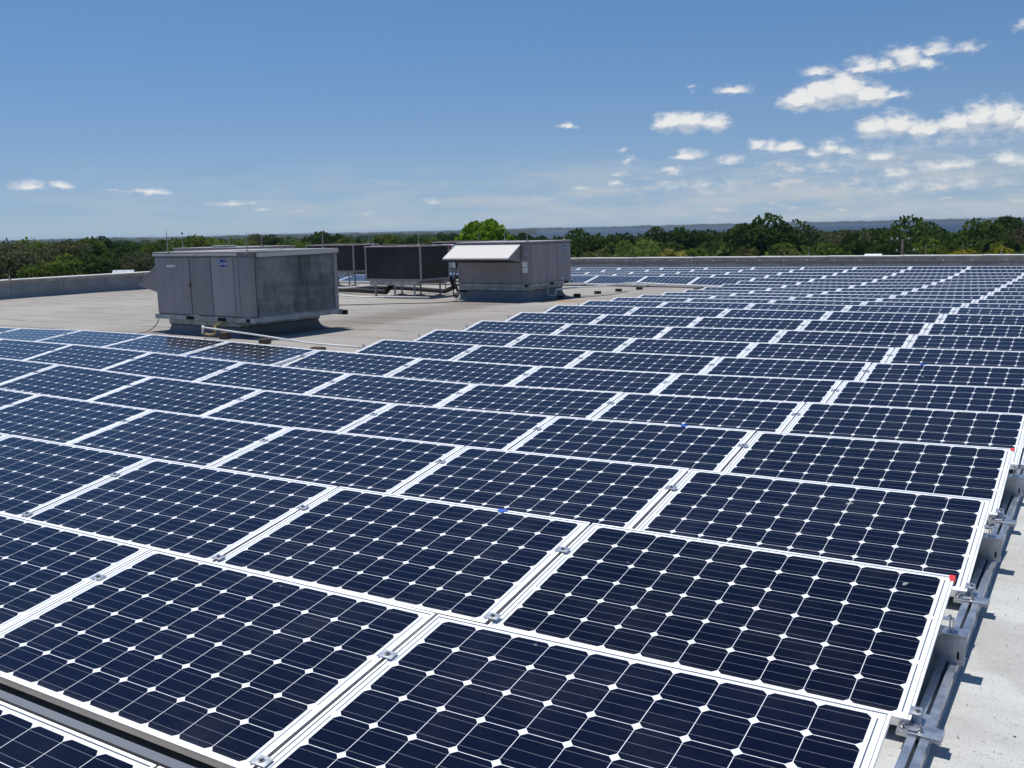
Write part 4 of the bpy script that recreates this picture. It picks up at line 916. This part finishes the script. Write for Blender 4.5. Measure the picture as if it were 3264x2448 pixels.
# ---------------------------------------------------------------- vegetation
def rect_cloud(P_, S_, rs, name, m_, lv=None, aspect=1.0):
    """one mesh of many small leaf-clump quads at points P_ with half sizes S_"""
    n = len(P_); A_ = rs.normal(size=(n, 3)); A_ /= np.linalg.norm(A_, axis=1, keepdims=True)
    B_ = rs.normal(size=(n, 3)); B_ -= A_*(A_*B_).sum(1, keepdims=True); B_ /= np.linalg.norm(B_, axis=1, keepdims=True)
    s = S_[:, None]
    V = np.stack([P_-A_*s, P_-B_*s*aspect*.8, P_+A_*s, P_+B_*s*aspect], 1).reshape(-1, 3)
    me = bpy.data.meshes.new(name); me.vertices.add(4*n); me.vertices.foreach_set('co', V.astype(np.float32).ravel())
    me.loops.add(4*n); me.loops.foreach_set('vertex_index', np.arange(4*n, dtype=np.int32))
    me.polygons.add(n); me.polygons.foreach_set('loop_start', np.arange(0, 4*n, 4, dtype=np.int32)); me.polygons.foreach_set('loop_total', np.full(n, 4, np.int32))
    me.update(calc_edges=True)
    at = me.attributes.new('lv', 'FLOAT', 'POINT'); q = np.repeat(rs.rand(n) if lv is None else lv, 4); at.data.foreach_set('value', q.astype(np.float32))
    me.materials.append(m_); return me
def crown_points(rs, nb, n, spread=.62, flat=.8, top=1.0, shellmix=.8):
    """points in a unit-ish crown: lumps around a dome, leaves mostly on the lump shells"""
    cs = []
    for i in range(nb):
        a = rs.rand()*2*math.pi; el_ = math.asin(rs.uniform(-.55, 1.0)); rr = spread*rs.uniform(.65, 1.1)
        cs.append((rr*math.cos(a)*math.cos(el_), rr*math.sin(a)*math.cos(el_), rr*math.sin(el_)*flat*top, rs.uniform(.22, .42)))
    cs.append((0, 0, 0, .55)); cs = np.array(cs)
    w_ = cs[:, 3]**2; idx_ = rs.choice(len(cs), n, p=w_/w_.sum())
    d = rs.normal(size=(n, 3)); d /= np.linalg.norm(d, axis=1, keepdims=True)
    d[:, 2] = np.where(d[:, 2] < -.3, -d[:, 2], d[:, 2])
    rad = np.where(rs.rand(n) < shellmix, rs.uniform(.86, 1.08, n), rs.uniform(.3, 1.0, n))
    cl = rs.rand(len(cs))
    return cs[idx_, :3]+d*(cs[idx_, 3]*rad)[:, None], cl[idx_]*.7+rs.rand(n)*.3
rs = np.random.RandomState(4)
CROWN = {}
def crowns(kind, count, nb, n, size, **kw):
    CROWN[kind] = []
    for i in range(count):
        P_, lv = crown_points(rs, nb, n, **kw)
        CROWN[kind].append(rect_cloud(P_, rs.uniform(size*.6, size*1.3, n), rs, 'crown', M['leaf_'+kind], lv))
crowns('dark', 5, 26, 6500, .040); crowns('mid', 4, 24, 6000, .042); crowns('mid2', 3, 34, 8000, .036)
crowns('pale', 3, 26, 4800, .038, shellmix=.6); crowns('grey', 3, 30, 3600, .034, shellmix=.5); crowns('greydark', 1, 30, 4200, .036, shellmix=.55)
crowns('bright', 1, 30, 3600, .062); crowns('willow', 2, 18, 9000, .028, flat=.9); crowns('bare', 1, 26, 1500, .030, shellmix=.4); crowns('yellow', 2, 24, 6000, .038)
def palm_crown(kind):
    V = []; F_ = []; lv = []
    for i in range(26):
        a = rs.rand()*6.283; e = rs.uniform(-.35, 1.25); c0 = np.array([math.cos(a)*math.cos(e), math.sin(a)*math.cos(e), math.sin(e)])*.55
        u_ = np.array([-math.sin(a), math.cos(a), 0]); ax = c0/np.linalg.norm(c0)
        for k in range(15):
            th = (k-7)/7*1.35; d = ax*math.cos(th)+u_*math.sin(th); L_ = rs.uniform(.36, .52); dr = np.array([0, 0, -.16*rs.rand()-.04])
            s_ = np.cross(d, ax+.01); s_ = s_/max(np.linalg.norm(s_), 1e-6)*.018+ax*.006
            b0 = len(V); V += [c0-s_, c0+d*L_*.55-s_*1.6, c0+d*L_+dr, c0+d*L_*.55+s_*1.6]; F_.append((b0, b0+1, b0+2, b0+3)); lv += [rs.rand()]*4
        b0 = len(V); V += [np.zeros(3), np.array([.02, 0, 0]), c0+[.01, 0, 0], c0]; F_.append((b0, b0+1, b0+2, b0+3)); lv += [.5]*4
    me = bpy.data.meshes.new('crown'); me.from_pydata([tuple(map(float, v)) for v in V], [], F_); me.materials.append(M['leaf_'+kind])
    at = me.attributes.new('lv', 'FLOAT', 'POINT'); at.data.foreach_set('value', np.array(lv, np.float32)); return me
CROWN['palm'] = [palm_crown('palm') for _ in range(2)]; CROWN['palmy'] = [palm_crown('palmy')]
def trunk_mesh(h, w_, seed, twigs=False, palm=False):
    r_ = random.Random(seed); b = MB()
    b0 = .12+h*.012; top = h*(.98 if palm else .55)
    b.tube([(0, 0, 0), (.05*h*.1, 0, top*.5), (0, .03, top)], [b0, b0*.8, b0*.6], 8)
    if not palm:
        for k in range(7 if not twigs else 26):
            a = r_.random()*6.28; z0_ = top*(.6+.4*r_.random()); L_ = w_*.5*(.6+.4*r_.random()); up = (h-z0_)*(.5+.45*r_.random())
            p = [(0, 0, z0_), (math.cos(a)*L_*.35, math.sin(a)*L_*.35, z0_+up*.5), (math.cos(a)*L_*.85, math.sin(a)*L_*.85, z0_+up)]
            b.tube(p, [b0*.4, b0*.25, b0*.08], 6)
            if twigs:
                for q_ in range(4):
                    e = (p[1][0]+(p[2][0]-p[1][0])*r_.random(), p[1][1]+(p[2][1]-p[1][1])*r_.random(), p[1][2]+(p[2][2]-p[1][2])*r_.random())
                    b.tube([e, (e[0]+r_.uniform(-.6, .6), e[1]+r_.uniform(-.6, .6), e[2]+r_.uniform(.2, .9))], [b0*.10, b0*.04], 4)
    return b
# x, y, height of the top, crown width, kind, label
TREES = [
(-46.7, 26.6, 0.08, 3.0, 'grey', 'grey half bare tree at the left edge beyond the side parapet'),
(-48.5, 29.5, 0.15, 2.8, 'pale', 'pale green loose tree second from the left edge'),
(-42.8, 27.2, -0.1, 2.2, 'grey', 'grey green ragged tree in front of the dark trees on the left'),
(-54.2, 35.4, 0.1, 2.4, 'dark', 'dark round treetop third from the left edge of the skyline'),
(-48.9, 32.6, 0.1, 2.1, 'mid', 'yellow green tree between two dark crowns left of the first unit'),
(-51.4, 35.8, 0.11, 1.9, 'dark', 'small dark crown with a knobbly top left of the first unit'),
(-37.2, 23.0, -0.6, 2.2, 'mid', 'low bright green bush right above the side parapet'),
(-37.8, 25.7, -0.54, 3.0, 'dark', 'broad dark green low tree behind the side parapet'),
(-47.5, 34.5, -0.17, 2.7, 'dark', 'dark tree just left of the hood of the large unit'),
(-36.1, 26.2, -0.57, 1.6, 'grey', 'brownish twiggy tree above the hood of the large unit'),
(-43.6, 33.0, -0.14, 1.6, 'mid', 'olive tree whose top shows beside the tallest lightning rod'),
(-47.1, 38.1, 0.08, 2.8, 'mid', 'rounded olive tree behind the left part of the large unit'),
(-49.0, 42.1, -0.05, 3.2, 'pale', 'light green broad tree behind the middle of the large unit'),
(-46.6, 41.7, -0.12, 2.3, 'pale', 'light green tree just left of the dome shaped tree'),
(-51.7, 48.1, 0.08, 1.9, 'grey', 'small grey dome shaped tree above the large unit'),
(-49.5, 47.4, 0.01, 2.0, 'dark', 'dark tree right of the grey dome shaped tree'),
(-45.7, 45.6, -0.31, 2.4, 'pale', 'low yellow green tree between the dark tree and the pointed tree'),
(-49.5, 53.0, 0.22, 3.4, 'dark', 'dark pointed conifer like tree behind the condenser units'),
(-45.6, 51.1, -0.37, 2.7, 'mid', 'olive tree right of the pointed tree'),
(-50.1, 60.4, -0.14, 3.1, 'mid', 'round olive tree above the front condenser unit'),
(-47.3, 60.1, -0.32, 2.5, 'dark', 'dark low tree above the right part of the front condenser'),
(-42.3, 56.4, -0.43, 2.6, 'mid', 'olive tree left of the bright green tree'),
(-48.2, 66.9, -0.13, 2.5, 'dark', 'dark tree partly behind the bright green tree'),
(-27.0, 40.2, 0.5, 2.6, 'bright', 'tall bright green large leaved tree behind the hooded unit'),
(-46.4, 75.3, -0.31, 2.0, 'dark', 'small dark tree right of the bright green tree'),
(-47.3, 80.5, -0.61, 2.5, 'dark', 'low dark tree in front of the water, left'),
(-27.2, 49.4, -0.04, 2.8, 'dark', 'dark tree directly right behind the hooded unit'),
(-25.3, 48.1, -0.33, 2.4, 'dark', 'dark green tree left of the fan palm'),
(-28.2, 57.8, -0.37, 3.2, 'dark', 'dark wide tree behind the light green willow like tree'),
(-21.7, 45.4, -0.72, 1.9, 'willow', 'light green feathery tree, left and lower one of the pair'),
(-21.4, 47.8, -0.71, 2.3, 'willow', 'light green feathery dome tree, right and taller one of the pair'),
(-29.2, 68.4, -0.02, 2.7, 'dark', 'dark tree with a grey top above the feathery pair'),
(-25.5, 63.4, -0.06, 3.2, 'dark', 'dark round tree over the yellow fan palm'),
(-24.0, 66.1, -0.2, 3.5, 'dark', 'dark tree left of the tallest oak'),
(-17.3, 45.2, -1.12, 3.1, 'mid', 'low olive bush right of the yellow fan palm'),
(-19.1, 55.1, -0.04, 2.5, 'dark', 'dark shoulder tree touching the tallest oak'),
(-16.2, 51.9, 0.65, 3.6, 'dark', 'tallest oak of the back tree line with ragged top'),
(-16.4, 58.1, 0.22, 2.6, 'greydark', 'grey green open crowned tree right of the tallest oak'),
(-13.0, 44.5, -0.92, 3.0, 'mid', 'low green bushy tree below the grey green open crown'),
(-15.8, 62.4, -0.56, 3.2, 'grey', 'brownish low tree in front of the water gap'),
(-11.5, 47.0, -0.91, 2.4, 'mid', 'bright green low tree in front of the water gap'),
(-13.2, 58.9, -0.47, 3.2, 'grey', 'grey olive tree between water gap and dome oak'),
(-12.6, 63.1, -0.37, 2.6, 'dark', 'small dark tree left of the dome oak'),
(-9.5, 55.6, 0.29, 3.8, 'mid2', 'big dome shaped oak right of the water gap'),
(-8.5, 47.6, -0.97, 2.3, 'dark', 'dark lower tree behind the power pole'),
(-9.4, 65.7, -0.12, 3.3, 'dark', 'dark round tree right of the dome oak'),
(-7.2, 49.8, -0.88, 3.0, 'mid', 'mid green bush behind the street lamp'),
(-6.2, 54.0, -0.73, 3.3, 'mid2', 'olive round tree in front of the right skyline oak'),
(-6.8, 64.0, 0.07, 3.6, 'mid2', 'broad skyline oak near the right edge'),
(-6.0, 68.1, 0.18, 3.0, 'dark', 'dark topped oak touching the bare tree at right'),
(-4.4, 58.2, -0.49, 2.5, 'bare', 'bare brown twiggy tree at the right edge'),
(-5.0, 42.1, -1.23, 2.3, 'yellow', 'yellow flowering low bush above the back parapet'),
(-3.3, 42.3, -1.16, 2.7, 'yellow', 'yellow green low bush in the right corner'),
(-20.7, 40.4, -0.84, 1.1, 'palm', 'small fan palm beside the hooded unit'),
(-16.7, 40.0, -0.98, 1.2, 'palmy', 'yellowing fan palm above the back parapet'),
(-14.0, 42.1, -1.0, 1.0, 'palm', 'grey fan palm below the tallest oak'),
(-11.9, 41.7, -1.1, 1.3, 'palm', 'low spiky palm behind the back parapet'),
]
MAXZ = {}
TG = 'trees beyond the parapets'
rng = random.Random(11)
for i, (x, y, zt_, wd, kind, lb) in enumerate(TREES):
    k = 2.25 if kind not in ('palm', 'palmy', 'yellow') else 1.7
    if kind == 'bright': k = 1.25
    px, py = CAM.x+(x-CAM.x)*k, CAM.y+(y-CAM.y)*k; zt2 = zt_*k; wd2 = wd*k*(1.65 if kind != 'bright' else 1.38)
    palm = kind.startswith('palm')
    h = zt2-GZ+.15
    ch = max(wd2*.66, 2.8) if not palm else wd2*.6
    if palm: wd2 *= 1.0
    t = thing('palm_tree' if palm else 'tree', lb, 'palm' if palm else ('bush' if 'bush' in lb else 'tree'), (px, py, GZ), rng.uniform(0, 6.28), TG)
    me = CROWN[kind][i % len(CROWN[kind])]
    if me.name not in MAXZ: zz_ = np.empty(3*len(me.vertices), np.float32); me.vertices.foreach_get('co', zz_); MAXZ[me.name] = float(zz_[2::3].max())
    o = link('crown', me, t, (0, 0, h-ch*.86*MAXZ[me.name])); o.scale = (wd2*.5, wd2*.5, ch*.86); o.rotation_euler.z = rng.uniform(0, 6.28)
    if not palm:
        # lower skirt of the same tree, so that the crown reaches down behind the parapet
        o2 = link('lower_crown', CROWN[kind][(i+1) % len(CROWN[kind])], t, (rng.uniform(-.3, .3), rng.uniform(-.3, .3), h-ch*1.75)); o2.scale = (wd2*.58, wd2*.58, ch*1.0)
    trunk_mesh(h-ch*(.3 if palm else .6), wd2, i, kind in ('bare', 'grey'), palm).build('trunk', M['bark'], t)
# the wood behind them: nobody could count it
def wood_mass(n, d0, d1, ztop, rad, leaves, size, a0, a1, name, m_, seed, power=1.0):
    r_ = np.random.RandomState(seed); Ps = []; Ss = []; lv = []
    for i in range(n):
        a = r_.uniform(a0, a1); d = d0+(d1-d0)*r_.rand()**power
        R_ = rad*r_.uniform(.7, 1.35); P_, l_ = crown_points(r_, 9, leaves)
        P_ = P_*[R_, R_, R_*.8]; c0 = np.array([CAM.x+d*math.sin(a), CAM.y+d*math.cos(a), ztop-R_*.8+r_.uniform(-1.6, .5)])
        Ps.append(P_+c0); Ss.append(r_.uniform(size*.6, size*1.3, leaves)*R_); lv.append(l_)
    return rect_cloud(np.concatenate(Ps), np.concatenate(Ss), r_, name, m_, np.concatenate(lv))
M['leaf_wood'] = leafmat('foliage_wood', (.024, .052, .010), (.12, .165, .034))
tag(link('dense_wood', wood_mass(260, 115, 260, -1.3, 5.0, 420, .13, -1.12, .0, 'wood', M['leaf_wood'], 5)), 'mass of mixed green treetops filling the gaps behind the single trees', 'wood', kind='stuff')
tag(link('far_wood', wood_mass(700, 260, 1500, -1.9, 7.5, 90, .26, -1.12, -.56, 'wood', M['leaf_wood'], 6, 1.5)), 'far flat wood reaching the horizon on the left', 'wood', kind='stuff')
tag(link('shore_wood', wood_mass(260, 250, 560, -3.0, 6.0, 120, .22, -.57, .05, 'wood', M['leaf_wood'], 7)), 'low wood between the roof and the lake', 'wood', kind='stuff')
# ---------------------------------------------------------------- ground, lake, far shore
def ringsheet(name, r0, r1, a0, a1, z, m_, n=96, rings=8):
    vs = []; fs = []
    for j in range(rings+1):
        rr = r0+(r1-r0)*(j/rings)**2
        for i in range(n+1): a = a0+(a1-a0)*i/n; vs.append((rr*math.sin(a), rr*math.cos(a), z))
    for j in range(rings):
        for i in range(n): k = j*(n+1)+i; fs.append((k, k+n+1, k+n+2, k+1))
    me = bpy.data.meshes.new(name); me.from_pydata(vs, [], fs); me.materials.append(m_); return link(name, me)
M['ground'] = simple('grassy_ground', (.055, .075, .03), .95, 0, .4, .02)
tag(ringsheet('ground', 0, 13000, 0, 2*math.pi, GZ, M['ground']), kind='structure')
m_, n, b_ = mat('lake_water'); b_.inputs['Base Color'].default_value = (.010, .030, .062, 1); b_.inputs['Roughness'].default_value = .6; b_.inputs['IOR'].default_value = 1.33
bp = n.new('ShaderNodeBump'); bp.inputs['Strength'].default_value = .6; bp.inputs['Distance'].default_value = .5; n.put(bp.inputs['Height'], n.noise(n.new('ShaderNodeNewGeometry').outputs['Position'], .08, 4)); n.put(b_.inputs['Normal'], bp.outputs[0])
tag(ringsheet('lake', 600, 4300, -.60, .5, GZ+.25, m_), kind='structure')
def far_band(name, d, a0, a1, h, seed, label):
    r_ = np.random.RandomState(seed); vs = []; fs = []; n = 420; hh = h
    for i in range(n+1):
        a = a0+(a1-a0)*i/n; hh = .8*hh+.2*h*r_.uniform(.6, 1.4)+r_.uniform(-.08, .08)*h
        for (dd, z) in ((d-30, GZ), (d, GZ+hh*.8), (d+60, GZ+hh), (d+400, GZ+hh*1.05)): vs.append((dd*math.sin(a), dd*math.cos(a), z))
    for i in range(n):
        for k in range(3): q_ = i*4+k; fs.append((q_, q_+4, q_+5, q_+1))
    me = bpy.data.meshes.new(name); me.from_pydata(vs, [], fs); me.materials.append(M['farveg']); o = link(name, me); tag(o, label, 'wood', kind='stuff')
M['farveg'] = simple('far_canopy', (.010, .018, .010), .95, 0, .5, .012)
far_band('far_shore_wood', 4250, -.62, .2, 13.0, 1, 'thin wooded far shore along the horizon beyond the lake')
far_band('near_shore_wood', 1700, -1.15, -.53, 9.0, 2, 'thin far wood along the horizon on the left')
far_band('horizon_wood', 6500, -1.25, .2, 13.0, 3, 'faint blue wooded rise at the horizon')
# ---------------------------------------------------------------- small far things
t = thing('utility_pole', 'dark utility pole with cross arms and a pale transformer behind the parapet', 'utility pole', (-10.1*1.3+.1, 57.5*1.3, GZ)); hz = 8.45
MB().tube([(0, 0, 0), (0, 0, hz)], [.16, .10], 10).build('pole', M['bark'], t)
for zz, xx in ((hz-.12, -.35), (hz-.95, .45)):
    b = MB(); b.box(-.75+xx*.5, -.05, zz, .75+xx*.5, .05, zz+.10, bev=.01); ca_ = b.build('cross_arm', M['bark'], t)
    b = MB()
    for q_ in (-.6, -.2, .6): b.tube([(q_+xx*.5, 0, zz+.10), (q_+xx*.5, 0, zz+.26)], [.05, .035], 8)
    b.build('insulator', M['white'], ca_)
b = MB(); b.tube([(-.35, -.1, hz-2.3), (-.35, -.1, hz-1.45)], .24, 12); b.build('transformer', M['white'], t)
for (x, y, h_, lb) in ((-11.9, 77.8, 8.0, 'slim street lamp right of the utility pole'), (-9.6, 80.0, 7.9, 'small street lamp far right of the utility pole')):
    t = thing('street_lamp', lb, 'street lamp', (x, y, GZ)); MB().tube([(0, 0, 0), (0, 0, h_)], [.045, .035], 8).build('pole', M['bark'], t)
    MB().tube([(0, 0, h_-.05), (.25, 0, h_+.03), (.5, 0, h_)], .02, 6).build('arm', M['bark'], t)
    b = MB(); b.box(.45, -.06, h_-.04, .62, .06, h_, bev=.01); b.build('lamp_head', M['galvdull'], t)
def house(name, x, y, z, w_, d_, label, rot=0):
    t = thing(name, label, 'building', (x, y, GZ), rot)
    h_ = z-GZ; b = MB(); b.box(-w_/2, -d_/2, 0, w_/2, d_/2, h_-1.0); b.build('wall', M['stucco'], t)
    b = MB(); b.prism([(-w_/2-.3, -d_/2-.3, h_-.999), (-w_/2-.3, 0, h_), (-w_/2-.3, d_/2+.3, h_-.999)], (w_+.6, 0, 0)); b.build('roof', M['white'], t)
    b = MB(); b.box(-w_*.2, -d_/2-.03, h_-2.6, w_*.1, -d_/2-.001, h_-1.4); b.build('window', M['darkhole'], t)
house('small_house', -14.6, 72.5, -2.32, .6, 3, 'white roofed building just showing over the back parapet')
house('small_house', -54.0, 38.6, -2.03, .8, 1.2, 'white gabled roof showing over the side parapet left of the hood', R(30))
t = thing('radio_mast', 'tiny lattice mast on the far horizon at the right', 'mast', (-360, 2976, GZ)); b = MB()
for s in (-1, 1): b.tube([(s*1.6, 0, 0), (s*.3, 0, 17.2)], .16, 4)
for k in range(7): b.tube([(-1.6+k*.18, 0, k*2.4), (1.6-k*.18, 0, k*2.4+1.2)], .12, 4)
b.build('frame', M['galvdull'], t)
t = thing('airplane', 'tiny dark airplane in the sky left of the low clouds', 'airplane', (-250.3, 543.5, 31.2), R(-60))
MB().tube([(-1.1, 0, 0), (-.8, 0, .05), (.6, 0, .05), (1.1, 0, .12)], [.04, .13, .12, .03], 8).build('fuselage', M['block'], t)
b = MB(); b.prism([(-.25, -1.1, .06), (.05, -1.1, .06), (.15, 0, .04), (-.3, 0, .04)], (0, 0, .03)); b.prism([(-.3, 0, .045), (.15, 0, .045), (.05, 1.1, .06), (-.25, 1.1, .06)], (0, 0, .03)); b.build('wing', M['block'], t)
b = MB(); b.prism([(.75, 0, .1), (1.1, 0, .1), (1.15, 0, .45), (1.0, 0, .45)], (0, .03, 0)); b.prism([(.8, -.35, .12), (1.05, -.35, .12), (1.05, .35, .12), (.8, .35, .12)], (0, 0, .02)); b.build('tail', M['block'], t)
# ---------------------------------------------------------------- haze
HAZE = 1
if HAZE:
    b = MB(); b.box(-7500, -1000, GZ-1.2, 4000, 9000, 12.0)
    m_ = bpy.data.materials.new('haze_air'); m_.use_nodes = True; nt = m_.node_tree; nt.nodes.clear()
    pv = nt.nodes.new('ShaderNodeVolumePrincipled'); pv.inputs['Color'].default_value = (.62, .80, 1, 1); pv.inputs['Density'].default_value = .00009; pv.inputs['Anisotropy'].default_value = .2
    oo = nt.nodes.new('ShaderNodeOutputMaterial'); nt.links.new(pv.outputs[0], oo.inputs['Volume'])
    tag(b.build('haze', m_), kind='stuff')
